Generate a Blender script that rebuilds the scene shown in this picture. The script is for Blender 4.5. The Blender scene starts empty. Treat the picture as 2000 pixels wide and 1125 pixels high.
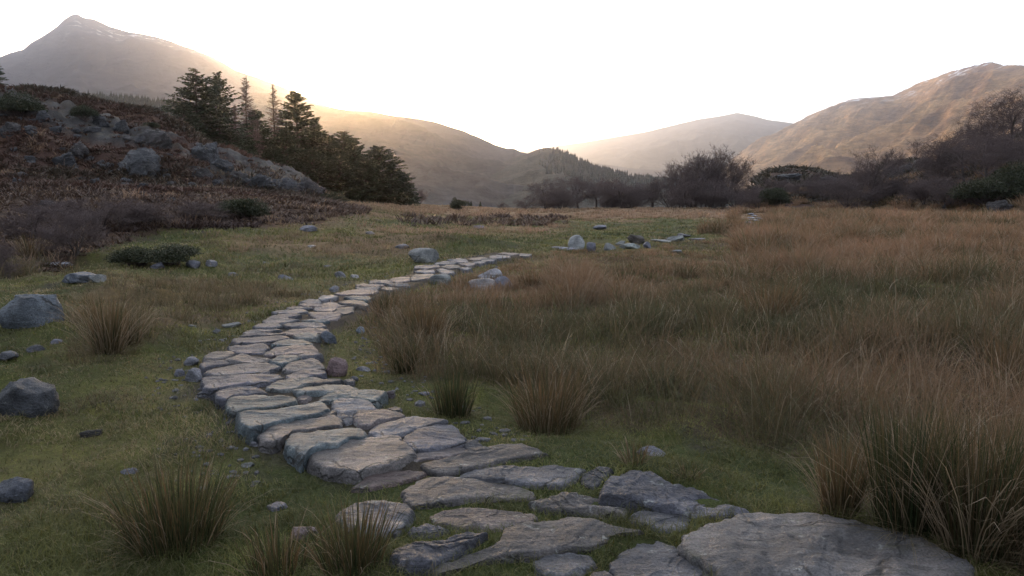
import bpy, math, random
import numpy as np
from mathutils import Vector
random.seed(7); RS = np.random.RandomState(11)
S = bpy.context.scene
COL = S.collection
R = math.radians

# ------------------------------------------------------------------ camera
F = 1540.0; HZ = 385.0; EYE = 1.6
PITCH = math.atan((562.5 - HZ) / F)
cam = bpy.data.cameras.new('camera'); cam.sensor_width = 36; cam.lens = F / 2000 * 36
cam.clip_start = 0.05; cam.clip_end = 40000
co = bpy.data.objects.new('camera', cam); COL.objects.link(co)
co.location = (0, 0, EYE); co.rotation_euler = (R(90) - PITCH, 0, 0)
S.camera = co
cp, sp_ = math.cos(PITCH), math.sin(PITCH)
def ray(px, py):
    r = (np.asarray(px, float) - 1000) / F; u = (562.5 - np.asarray(py, float)) / F
    return r, cp + sp_ * u, -sp_ + cp * u
def azel(px, py):
    x, y, z = ray(px, py)
    return np.arctan2(x, y), z / np.hypot(x, y)
def proj(x, y, z):
    z = z - EYE
    f = y * cp - z * sp_; u = y * sp_ + z * cp
    f = np.where(f < 0.05, 0.05, f)
    return 1000 + F * x / f, 562.5 - F * u / f

# ------------------------------------------------------------------ sky, sun, exposure
SUNPX = (640, 214)
sd = Vector([float(v) for v in ray(*SUNPX)]).normalized()
SUN_EL = math.asin(sd.z); SUN_AZ = math.atan2(sd.x, sd.y)
W = bpy.data.worlds.new('World'); S.world = W; W.use_nodes = True
nt = W.node_tree; nt.nodes.clear()
def N(nt, t, **k):
    n = nt.nodes.new(t)
    for a, b in k.items(): setattr(n, a, b)
    return n
out = N(nt, 'ShaderNodeOutputWorld')
sky = N(nt, 'ShaderNodeTexSky', sky_type='NISHITA', sun_disc=False, sun_elevation=SUN_EL, sun_rotation=SUN_AZ,
        air_density=1.0, dust_density=1.6, ozone_density=1.0)
bg = N(nt, 'ShaderNodeBackground'); bg.inputs[1].default_value = 0.12
nt.links.new(sky.outputs[0], bg.inputs[0])
tc = N(nt, 'ShaderNodeTexCoord')
dot = N(nt, 'ShaderNodeVectorMath', operation='DOT_PRODUCT'); nt.links.new(tc.outputs['Generated'], dot.inputs[0]); dot.inputs[1].default_value = sd
def glow(k, amp, colr, base=0.0):      # bright hazy air of the sky around the sun
    a = N(nt, 'ShaderNodeMath', operation='SUBTRACT'); nt.links.new(dot.outputs['Value'], a.inputs[0]); a.inputs[1].default_value = 1
    b = N(nt, 'ShaderNodeMath', operation='MULTIPLY'); nt.links.new(a.outputs[0], b.inputs[0]); b.inputs[1].default_value = k
    c = N(nt, 'ShaderNodeMath', operation='EXPONENT'); nt.links.new(b.outputs[0], c.inputs[0])
    d = N(nt, 'ShaderNodeMath', operation='MULTIPLY_ADD'); nt.links.new(c.outputs[0], d.inputs[0]); d.inputs[1].default_value = amp; d.inputs[2].default_value = base
    g = N(nt, 'ShaderNodeBackground'); g.inputs[0].default_value = (*colr, 1); nt.links.new(d.outputs[0], g.inputs[1])
    return g
def addsh(a, b):
    s = N(nt, 'ShaderNodeAddShader'); nt.links.new(a.outputs[0], s.inputs[0]); nt.links.new(b.outputs[0], s.inputs[1]); return s
s1 = addsh(bg, glow(700, 330.0, (1.0, 0.60, 0.24)))
s1 = addsh(s1, glow(60, 4.5, (1.0, 0.82, 0.55)))
s1 = addsh(s1, glow(9, 1.5, (1.0, 0.95, 0.84)))
s1 = addsh(s1, glow(2, 0.45, (0.83, 0.90, 1.03), 1.12))
nt.links.new(s1.outputs[0], out.inputs['Surface'])
sl = bpy.data.lights.new('sun', 'SUN'); sl.energy = 5.0; sl.angle = R(0.5); sl.color = (1.0, 0.72, 0.42)
so = bpy.data.objects.new('sun', sl); COL.objects.link(so); so.location = (-200, 800, 100)
so.rotation_euler = (-sd).to_track_quat('-Z', 'Y').to_euler()
S.view_settings.view_transform = 'Standard'; S.view_settings.look = 'None'
S.view_settings.exposure = 0.0; S.view_settings.gamma = 1
S.render.engine = 'CYCLES'
S.cycles.max_bounces = 4; S.cycles.diffuse_bounces = 2; S.cycles.glossy_bounces = 1; S.cycles.transmission_bounces = 2; S.cycles.volume_bounces = 0
S.cycles.use_fast_gi = False

# ------------------------------------------------------------------ noise
def _h(ix, iy, iz, seed):
    n = (ix * 374761393 + iy * 668265263 + iz * 2147483647 + seed * 1274126177) & 0xFFFFFFFF
    n = ((n ^ (n >> 13)) * 1274126177) & 0xFFFFFFFF
    n = (n ^ (n >> 16)) & 0xFFFFFFFF
    n = (n * 2246822519) & 0xFFFFFFFF
    return ((n ^ (n >> 15)) & 0xFFFFFF) / float(0xFFFFFF)
def vn(x, y, z=None, seed=0):
    x = np.asarray(x, float); y = np.asarray(y, float)
    if z is None: z = np.zeros_like(x + y)
    z = np.asarray(z, float)
    fx, fy, fz = np.floor(x), np.floor(y), np.floor(z)
    ix, iy, iz = fx.astype(np.int64), fy.astype(np.int64), fz.astype(np.int64)
    u, v, w = x - fx, y - fy, z - fz
    u = u*u*u*(u*(u*6-15)+10); v = v*v*v*(v*(v*6-15)+10); w = w*w*w*(w*(w*6-15)+10)
    def L(a, b, t): return a + (b - a) * t
    r = L(L(L(_h(ix,iy,iz,seed), _h(ix+1,iy,iz,seed), u), L(_h(ix,iy+1,iz,seed), _h(ix+1,iy+1,iz,seed), u), v),
          L(L(_h(ix,iy,iz+1,seed), _h(ix+1,iy,iz+1,seed), u), L(_h(ix,iy+1,iz+1,seed), _h(ix+1,iy+1,iz+1,seed), u), v), w)
    return r * 2 - 1
def fbm(x, y, z=None, o=4, seed=0, g=0.5):
    t = 0; a = 1; s = 0; f = 1
    for i in range(o):
        t = t + a * vn(np.asarray(x)*f, np.asarray(y)*f, None if z is None else np.asarray(z)*f, seed + i*17); s += a; a *= g; f *= 2.03
    return t / s
def ridged(x, y, o=5, seed=0):
    t = 0; a = 1; s = 0; f = 1
    for i in range(o):
        t = t + a * (1 - 2*np.abs(vn(np.asarray(x)*f, np.asarray(y)*f, None, seed+i*13))); s += a; a *= 0.5; f *= 2.1
    return t / s
def sm(a, b, x):
    t = np.clip((np.asarray(x, float) - a) / (b - a), 0, 1); return t * t * (3 - 2 * t)
def inpoly(x, y, P):
    x = np.asarray(x, float); y = np.asarray(y, float); c = np.zeros(x.shape, bool); n = len(P)
    for i in range(n):
        x0, y0 = P[i]; x1, y1 = P[i-1]
        if y0 == y1: continue
        c ^= ((y0 > y) != (y1 > y)) & (x < (x1 - x0) * (y - y0) / (y1 - y0) + x0)
    return c

# ------------------------------------------------------------------ mesh + node helpers
def mesh_np(name, V, faces, mat, parent=None, col=None, smooth=True, link=True):
    """faces: list of int arrays (n,k)"""
    me = bpy.data.meshes.new(name)
    V = np.asarray(V, np.float32); me.vertices.add(len(V)); me.vertices.foreach_set('co', V.ravel())
    fs = [np.asarray(f, np.int32) for f in faces if len(f)]
    loops = np.concatenate([f.ravel() for f in fs]); tot = np.concatenate([np.full(len(f), f.shape[1], np.int32) for f in fs])
    st = np.concatenate([[0], np.cumsum(tot)[:-1]]).astype(np.int32)
    me.loops.add(len(loops)); me.loops.foreach_set('vertex_index', loops)
    me.polygons.add(len(tot)); me.polygons.foreach_set('loop_start', st)
    me.polygons.foreach_set('use_smooth', np.full(len(tot), smooth, bool))
    if col is not None:
        a = me.attributes.new('Col', 'FLOAT_COLOR', 'POINT')
        c = np.ones((len(V), 4), np.float32); c[:, :3] = col; a.data.foreach_set('color', c.ravel())
    me.materials.append(mat); me.update(calc_edges=True)
    if not link: return me
    o = bpy.data.objects.new(name, me); COL.objects.link(o)
    if parent: o.parent = parent
    return o
def tag(o, label=None, cat=None, group=None, kind=None):
    if label: o['label'] = label
    if cat: o['category'] = cat
    if group: o['group'] = group
    if kind: o['kind'] = kind
    return o
def empty(name, loc, rz=0.0, sc=1.0):
    o = bpy.data.objects.new(name, None); COL.objects.link(o); o.location = loc; o.rotation_euler = (0, 0, rz); o.scale = (sc,)*3 if not hasattr(sc, '__len__') else sc
    o.empty_display_size = 0.2
    return o
def child(name, me, parent):
    o = bpy.data.objects.new(name, me); COL.objects.link(o); o.parent = parent; return o

class Mat:
    def __init__(s, name, rough=0.8, spec=0.3):
        s.m = bpy.data.materials.new(name); s.m.use_nodes = True; s.nt = s.m.node_tree
        s.p = s.nt.nodes['Principled BSDF']; s.out = s.nt.nodes['Material Output']
        s.p.inputs['Roughness'].default_value = rough; s.p.inputs['Specular IOR Level'].default_value = spec
        s.tc = N(s.nt, 'ShaderNodeTexCoord')
    def put(s, sock, v):
        if isinstance(v, bpy.types.NodeSocket): s.nt.links.new(v, sock)
        elif v is not None: sock.default_value = v
    def attr(s, n='Col'): return N(s.nt, 'ShaderNodeAttribute', attribute_name=n).outputs['Color']
    def noise(s, scale, detail=6, rough=0.6, vec=None, sc=None, dist=0.0):
        n = N(s.nt, 'ShaderNodeTexNoise'); n.inputs['Scale'].default_value = scale; n.inputs['Detail'].default_value = detail; n.inputs['Roughness'].default_value = rough; n.inputs['Distortion'].default_value = dist
        v = vec or s.tc.outputs['Object']
        if sc:
            mp = N(s.nt, 'ShaderNodeMapping'); mp.inputs['Scale'].default_value = sc; s.nt.links.new(v, mp.inputs[0]); v = mp.outputs[0]
        s.nt.links.new(v, n.inputs['Vector']); return n.outputs['Fac']
    def voro(s, scale, feat='F1', vec=None):
        n = N(s.nt, 'ShaderNodeTexVoronoi', feature=feat); n.inputs['Scale'].default_value = scale
        s.nt.links.new(vec or s.tc.outputs['Object'], n.inputs['Vector']); return n.outputs['Distance']
    def ramp(s, fac, stops):
        n = N(s.nt, 'ShaderNodeValToRGB'); e = n.color_ramp.elements
        while len(e) < len(stops): e.new(0.5)
        for i, (p, c) in enumerate(stops):
            e[i].position = p; e[i].color = (*c, 1) if hasattr(c, '__len__') else (c, c, c, 1)
        s.nt.links.new(fac, n.inputs[0]); return n.outputs[0]
    def mix(s, a, b, fac, t='MIX'):
        n = N(s.nt, 'ShaderNodeMix', data_type='RGBA', blend_type=t)
        s.put(n.inputs[0], fac); 
        s.put(n.inputs[6], a if isinstance(a, bpy.types.NodeSocket) else (*a, 1)); s.put(n.inputs[7], b if isinstance(b, bpy.types.NodeSocket) else (*b, 1))
        return n.outputs[2]
    def math(s, op, a, b=None, c=None):
        n = N(s.nt, 'ShaderNodeMath', operation=op); s.put(n.inputs[0], a)
        if b is not None: s.put(n.inputs[1], b)
        if c is not None: s.put(n.inputs[2], c)
        return n.outputs[0]
    def base(s, v): s.put(s.p.inputs['Base Color'], v if isinstance(v, bpy.types.NodeSocket) else (*v, 1)); return s
    def bump(s, h, strength=0.5, dist=0.02):
        n = N(s.nt, 'ShaderNodeBump'); n.inputs['Strength'].default_value = strength; n.inputs['Distance'].default_value = dist
        s.nt.links.new(h, n.inputs['Height']); s.nt.links.new(n.outputs[0], s.p.inputs['Normal']); return s

# rock: object colour tints it
def rock_material(name, scale, bd, rough=0.6):
    M = Mat(name, rough, 0.27)
    oi = N(M.nt, 'ShaderNodeObjectInfo')
    n1 = M.noise(2.2*scale, 8, 0.65); n2 = M.noise(11*scale, 6, 0.7); n3 = M.noise(60*scale, 3, 0.7)
    st = M.noise(3.0*scale, 6, 0.7, sc=(1.0, 5.0, 9.0), dist=0.6)
    v = M.ramp(n1, [(0.30, (0.50, 0.48, 0.50)), (0.52, (0.95, 0.95, 0.98)), (0.72, (1.35, 1.25, 1.18))])
    c = M.mix(oi.outputs['Color'], v, 1.0, 'MULTIPLY')
    c = M.mix(c, M.ramp(st, [(0.35, 0.40), (0.52, 1.15)]), 0.7, 'MULTIPLY')
    c = M.mix(c, M.ramp(n3, [(0.3, 0.45), (0.7, 1.6)]), 0.85, 'MULTIPLY')
    lich = M.ramp(M.noise(7*scale, 8, 0.75), [(0.60, 0.0), (0.68, 1.0)])
    c = M.mix(c, (0.36, 0.37, 0.34), M.math('MULTIPLY', lich, 0.7))
    moss = M.ramp(M.noise(3.1*scale, 7, 0.7), [(0.60, 0.0), (0.72, 1.0)])
    c = M.mix(c, (0.055, 0.06, 0.022), M.math('MULTIPLY', moss, 0.55))
    nv = N(M.nt, 'ShaderNodeTexNoise'); nv.inputs['Scale'].default_value = 2.5*scale; nv.inputs['Detail'].default_value = 5; M.nt.links.new(M.tc.outputs['Object'], nv.inputs['Vector'])
    va = N(M.nt, 'ShaderNodeVectorMath', operation='MULTIPLY_ADD'); M.nt.links.new(nv.outputs['Color'], va.inputs[0]); va.inputs[1].default_value = (.5/scale,)*3; M.nt.links.new(M.tc.outputs['Object'], va.inputs[2])
    crk = M.ramp(M.voro(1.1*scale, 'DISTANCE_TO_EDGE', va.outputs[0]), [(0.0, 0.0), (0.020, 1.0)])
    gate = M.ramp(M.noise(1.3*scale, 3, .5), [(.45, 1.0), (.55, 0.0)])
    cr = M.math('MAXIMUM', crk, gate)
    c = M.mix((.035, .032, .030), c, cr)
    wet = M.ramp(M.noise(0.9*scale, 5, .6), [(.42, .62), (.58, 1.0)]); c = M.mix(c, wet, 1.0, 'MULTIPLY')
    M.base(c)
    h = M.math('MULTIPLY_ADD', n2, 0.6, M.math('MULTIPLY_ADD', n3, 0.22, M.math('MULTIPLY', st, 0.5)))
    h = M.math('MULTIPLY_ADD', cr, 0.35, h)
    M.bump(h, 1.0, bd*1.5)
    return M.m
M_flag = rock_material('weathered_flagstone', 1.6, 0.022, 0.64)
M_rock = rock_material('boulder_rock', 1.2, 0.035, 0.7)
M_crag = rock_material('crag_rock', 0.5, 0.12, 0.8)

def leafy(name, trans=0.3, rough=0.6, spec=0.25, colsock=None):
    M = Mat(name, rough, spec)
    c = colsock or M.attr()
    M.base(c)
    t = N(M.nt, 'ShaderNodeBsdfTranslucent'); M.nt.links.new(c, t.inputs[0])
    mx = N(M.nt, 'ShaderNodeMixShader'); mx.inputs[0].default_value = trans
    M.nt.links.new(M.p.outputs[0], mx.inputs[1]); M.nt.links.new(t.outputs[0], mx.inputs[2]); M.nt.links.new(mx.outputs[0], M.out.inputs[0])
    return M.m
M_blade = leafy('grass_blades', 0.35)
M_needle = leafy('conifer_needles', 0.15)
M_leaf = leafy('shrub_leaves', 0.15)
Mb = Mat('bark', 0.9, 0.15); Mb.base(Mb.mix((0.045, 0.036, 0.034), (0.10, 0.085, 0.075), Mb.noise(8, 5))); Mb.bump(Mb.noise(30, 4, sc=(1, 1, 0.2)), 0.6, 0.02); M_bark = Mb.m
Mt = Mat('twigs', 0.9, 0.1); Mt.base(Mt.mix((0.075, 0.058, 0.058), (0.15, 0.112, 0.105), Mt.noise(1.6, 4))); M_twig = Mt.m

# ground
G = Mat('moor_ground', 0.95, 0.12)
gc = G.attr()
g1 = G.noise(1.1, 8, 0.7); g2 = G.noise(9, 6, 0.75); g3 = G.noise(70, 3, 0.7)
gcol = G.mix(gc, G.ramp(g1, [(0.30, (0.55, 0.50, 0.45)), (0.5, (1, 1, 1)), (0.70, (1.45, 1.35, 0.9))]), 0.9, 'MULTIPLY')
gcol = G.mix(gcol, G.ramp(g2, [(0.32, (0.6, 0.6, 0.6)), (0.68, (1.35, 1.3, 1.2))]), 0.9, 'MULTIPLY')
gcol = G.mix(gcol, G.ramp(g3, [(0.35, 0.6), (0.65, 1.4)]), 0.7, 'MULTIPLY')
G.base(gcol); G.bump(G.math('MULTIPLY_ADD', g2, 0.8, G.math('MULTIPLY', g3, 0.3)), 1.0, 0.05); M_ground = G.m

# ------------------------------------------------------------------ stones of the path, traced where they lie
def zz(ox, oy, s, pts): return [(ox + x*s, oy + y*s) for x, y in pts]
Z1 = (330, 620, .37333); Z2 = (430, 440, .31); Z3 = (640, 840, .33); Z4 = (1100, 840, .45)
GREY = (.215, .215, .235); PINK = (.25, .212, .208); TEAL = (.16, .20, .215); WHITE = (.42, .41, .42); DARK = (.11, .11, .12); BRN = (.218, .198, .19); SLATE = (.17, .17, .20)
ST = [
 # zoom, height of top, thickness kind, tint, label, points
 (Z1,.20,BRN,'broad pinkish brown slab with eroded near edge at the front end of the raised path',[(740,700),(800,685),(870,690),(930,645),(1060,632),(1200,622),(1240,680),(1275,715),(1180,765),(1100,790),(980,810),(860,795),(800,770),(745,735)]),
 (Z1,.23,TEAL,'thick rounded blue green stone at the near left corner of the raised path',[(600,650),(625,612),(760,595),(930,580),(1010,585),(1035,612),(1000,635),(930,643),(868,684),(800,682),(740,696),(700,725),(640,690)]),
 (Z1,.19,SLATE,'smooth purplish grey slab at the near right corner of the raised path',[(1230,620),(1300,590),(1400,565),(1490,560),(1530,600),(1560,650),(1470,665),(1350,690),(1280,690),(1240,660)]),
 (Z1,.19,GREY,'long blue grey slab on the right side, behind the purplish corner slab',[(1050,590),(1080,560),(1200,530),(1300,515),(1400,535),(1455,552),(1380,566),(1280,586),(1200,615),(1090,632),(1045,610)]),
 (Z1,.13,PINK,'narrow flat slab wedged in front of the purplish corner slab',[(1215,760),(1290,720),(1400,690),(1510,675),(1575,700),(1560,715),(1450,740),(1350,752),(1290,765)]),
 (Z1,.13,DARK,'small dark lumpy stone at the right tip of the narrow flat slab',[(1550,660),(1600,650),(1670,680),(1650,705),(1590,715),(1555,690)]),
 (Z1,.20,BRN,'rough brown grey slab between the faceted block and the thick rounded blue green stone',[(470,610),(510,570),(600,545),(760,528),(870,520),(910,550),(900,570),(800,585),(640,596),(590,640),(540,650),(490,640)]),
 (Z1,.24,TEAL,'long blue grey block with a faceted broken left end',[(355,505),(420,490),(560,480),(700,455),(790,440),(840,480),(790,500),(680,525),(560,545),(480,575),(420,590),(370,560)]),
 (Z1,.21,(.20,.235,.23),'smooth pale greenish rounded stone just above the faceted block',[(300,450),(340,415),(430,405),(560,410),(650,425),(665,440),(600,460),(460,475),(400,484),(350,500),(320,490)]),
 (Z1,.20,SLATE,'squat dark blue grey block on the left edge with a vertical face',[(250,385),(330,365),(430,357),(500,380),(510,393),(440,400),(340,410),(300,432),(255,425)]),
 (Z1,.21,SLATE,'wide purple grey slab with a deep shadowed front on the left edge',[(175,310),(300,303),(450,298),(560,303),(590,318),(520,335),(440,350),(330,360),(240,378),(190,365),(175,340)]),
 (Z1,.20,GREY,'broad smooth grey slab right behind the wide purple grey slab',[(180,290),(230,262),(330,247),(480,240),(560,250),(580,265),(500,288),(380,297),(240,299)]),
 (Z1,.17,SLATE,'thin sliver of grey stone at the left edge behind the broad smooth slab',[(165,250),(200,232),(300,232),(320,244),(220,258),(180,275)]),
 (Z1,.21,BRN,'rounded flat brown stone sticking out on the left edge of the path',[(180,205),(230,185),(330,178),(345,190),(300,210),(240,218),(195,218)]),
 (Z1,.19,BRN,'wedge shaped brown stone beside the rounded flat stone that sticks out on the left',[(335,205),(380,190),(450,210),(540,225),(500,237),(400,237),(300,228)]),
 (Z1,.19,SLATE,'cracked purplish slab on the left half in the middle of the raised path',[(310,150),(400,142),(500,145),(520,160),(490,183),(400,187),(350,185),(320,170)]),
 (Z1,.19,SLATE,'long flat blue grey slab with a rounded left end, half way along the raised path',[(330,110),(450,102),(600,99),(630,110),(560,128),(470,141),(360,136),(335,125)]),
 (Z1,.19,PINK,'flat pinkish slab on the right half beside the cracked purplish slab',[(510,180),(560,153),(750,152),(790,180),(700,190),(600,197),(540,203),(500,193)]),
 (Z1,.20,TEAL,'domed blue grey stone behind the flat pinkish slab',[(540,130),(600,115),(700,115),(750,135),(740,148),(580,150),(535,148)]),
 (Z1,.20,(.26,.28,.27),'small pale oval stone on the right edge behind the domed blue grey stone',[(650,100),(700,88),(770,90),(790,100),(750,112),(680,112)]),
 (Z1,.23,TEAL,'small raised greenish stone standing proud in the middle of the path',[(525,225),(590,200),(670,197),(690,215),(640,233),(590,246),(550,240)]),
 (Z1,.19,GREY,'small grey slab at the right edge next to the raised greenish stone',[(675,197),(760,187),(800,195),(760,210),(700,213)]),
 (Z1,.21,BRN,'humped brown grey slab on the right edge next to the red cube shaped rock',[(600,258),(650,237),(760,222),(800,245),(808,263),(740,272),(660,280),(600,275)]),
 (Z1,.19,SLATE,'low bluish slab in front of the humped brown grey slab',[(615,300),(650,288),(750,275),(820,287),(820,303),(740,310),(660,323),(625,318)]),
 (Z1,.20,(.22,.23,.22),'pale long stone behind the layered pale slab, in mid path',[(510,360),(560,335),(650,320),(760,314),(810,325),(740,348),(660,368),(600,378),(530,376)]),
 (Z1,.18,DARK,'dark broken stone on the right edge of the path beyond the layered pale slab',[(750,350),(820,328),(900,320),(905,330),(850,346),(780,354)]),
 (Z1,.20,(.22,.25,.25),'layered pale blue grey slab reaching the right edge of the path',[(650,385),(720,360),(830,347),(920,347),(1000,375),(940,383),(850,392),(760,397),(680,403)]),
 (Z1,.20,(.21,.25,.25),'ragged pale greenish slab with a broken right edge sticking out of the path',[(780,435),(830,405),(920,392),(1010,384),(1090,380),(1140,395),(1100,425),(1080,440),(980,434),(870,440)]),
 (Z1,.22,WHITE,'white veined quartz stone, the palest one in the path',[(860,445),(900,434),(980,437),(1040,442),(1085,473),(1030,480),(960,490),(900,500),(860,475)]),
 (Z1,.20,PINK,'pinkish grey slab on the right half just in front of the white quartz stone',[(970,520),(990,495),(1070,484),(1150,482),(1240,515),(1190,526),(1100,540),(1060,566),(1000,566),(970,545)]),
 (Z1,.19,BRN,'small flat stone at the right end of the faceted block',[(770,515),(800,500),(870,490),(885,500),(840,520),(790,525)]),
 (Z1,.18,GREY,'small grey wedge stone to the left of the pinkish grey slab',[(875,520),(920,502),(965,507),(966,545),(930,556),(890,540)]),
 (Z1,.18,PINK,'small reddish filler stone behind the small flat stone at mid path',[(670,420),(710,406),(745,415),(720,438),(680,438)]),
 (Z1,.13,DARK,'thin black stone lying at the right edge beside the white quartz stone',[(1130,475),(1180,462),(1220,470),(1215,490),(1170,490)]),
 (Z1,.12,DARK,'small dark stone just outside the right edge above the layered pale slab',[(910,330),(940,318),(970,325),(965,345),(930,345)]),
 (Z1,.20,PINK,'brownish slab across the right half beyond the small pale oval stone',[(585,80),(640,60),(740,56),(830,62),(800,80),(740,88),(640,90)]),
 (Z1,.21,GREY,'grey green domed slab behind the brownish slab near the first bend',[(600,38),(680,30),(800,32),(825,45),(780,53),(680,50),(620,50)]),
 (Z1,.20,GREY,'short rounded pale stone on the left edge near the first bend',[(440,45),(470,32),(560,30),(595,45),(540,55),(460,55)]),
 (Z1,.19,GREY,'thin pale strip of stone on the left half in front of the short rounded stone',[(385,80),(430,64),(560,60),(590,68),(500,77),(400,88)]),
 (Z1,.19,GREY,'second thin pale strip of stone, touching the long flat blue grey slab',[(370,98),(420,87),(560,84),(610,92),(520,97),(400,101)]),
 (Z1,.20,GREY,'pale rounded slab on the left edge at the first bend of the path',[(490,20),(520,7),(620,3),(680,15),(600,27),(510,27)]),
 (Z2,.20,SLATE,'dark grey slab on the left edge just beyond the first bend',[(300,580),(340,562),(480,560),(510,572),(430,583),(310,586)]),
 (Z2,.19,GREY,'long narrow grey slab with a pointed left end beyond the first bend',[(320,550),(370,540),(520,527),(550,545),(480,556),(350,555)]),
 (Z2,.20,TEAL,'thin turquoise tinted stone edge on the right beyond the first bend',[(510,602),(560,597),(680,600),(690,608),(560,615)]),
 (Z2,.19,PINK,'pinkish slab with a dark corner on the right edge beyond the first bend',[(560,548),(700,548),(760,565),(740,590),(620,593),(570,570)]),
 (Z2,.19,GREY,'thin pale slab lying second on the left beyond the pointed slab',[(420,517),(480,512),(560,518),(580,526),(430,530)]),
 (Z2,.19,PINK,'thin pinkish slab behind the thin pale slab on the left edge',[(490,500),(560,493),(635,502),(640,512),(540,515)]),
 (Z2,.20,GREY,'small domed pale stone on the left edge below the bright white one',[(500,485),(550,470),(620,472),(640,490),(560,491)]),
 (Z2,.23,WHITE,'bright white rounded stone on the left edge of the middle stretch',[(620,460),(650,442),(710,438),(745,450),(700,465),(640,468)]),
 (Z2,.22,BRN,'rounded tan stone like a loaf on the right edge of the middle stretch',[(740,485),(800,472),(890,475),(930,500),(930,515),(860,505),(780,500)]),
 (Z2,.21,TEAL,'bluish domed stone on the right edge beyond the loaf shaped tan stone',[(780,455),(860,445),(930,448),(960,462),(930,476),(840,470)]),
 (Z2,.19,SLATE,'wide flat purplish slab in the middle, left of the loaf shaped tan stone',[(590,525),(660,490),(740,489),(830,510),(740,518),(710,543),(620,540)]),
 (Z2,.19,DARK,'dark wet looking stone on the right in front of the loaf shaped tan stone',[(750,522),(840,517),(840,545),(780,560),(725,548)]),
 (Z2,.19,PINK,'wide pinkish slab spanning the path beyond the bright white rounded stone',[(720,435),(790,412),(900,407),(1000,415),(960,435),(840,440)]),
]
FAR = [[(850,395),(880,390),(980,388),(1010,395),(980,406),(870,404)],[(855,375),(900,368),(1020,372),(1030,383),(950,386),(860,384)],[(1020,392),(1080,387),(1120,400),(1080,410),(1020,405)],[(1040,372),(1080,364),(1180,370),(1190,380),(1080,383)],[(940,360),(980,347),(1050,347),(1090,360),(1040,367),(960,366)],[(1060,345),(1100,332),(1190,327),(1195,350),(1120,360)],[(1200,330),(1230,310),(1340,307),(1350,325),(1270,343),(1205,348)],[(1225,292),(1290,279),(1345,282),(1350,298),(1290,302)],[(1360,284),(1400,276),(1470,287),(1470,302),(1400,305)],[(1220,262),(1240,252),(1370,252),(1385,263),(1300,273),(1230,272)],[(1395,265),(1430,250),(1500,254),(1510,268),(1440,273)],[(1350,238),(1420,227),(1500,237),(1450,245),(1370,248)],[(1430,222),(1500,213),(1555,218),(1560,230),(1500,231)],[(1500,242),(1575,237),(1620,245),(1560,255)],[(1565,215),(1600,202),(1685,205),(1685,216),(1610,223)],[(1585,232),(1640,224),(1680,230),(1640,243)],[(1695,200),(1740,187),(1830,192),(1820,205),(1740,210)],[(1750,182),(1790,170),(1870,172),(1890,182),(1820,188)],[(1885,180),(1960,182),(1945,192),(1890,195)],[(1510,272),(1550,264),(1585,272),(1550,282)],[(1640,220),(1690,214),(1740,214),(1720,226),(1660,228)]]
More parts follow.
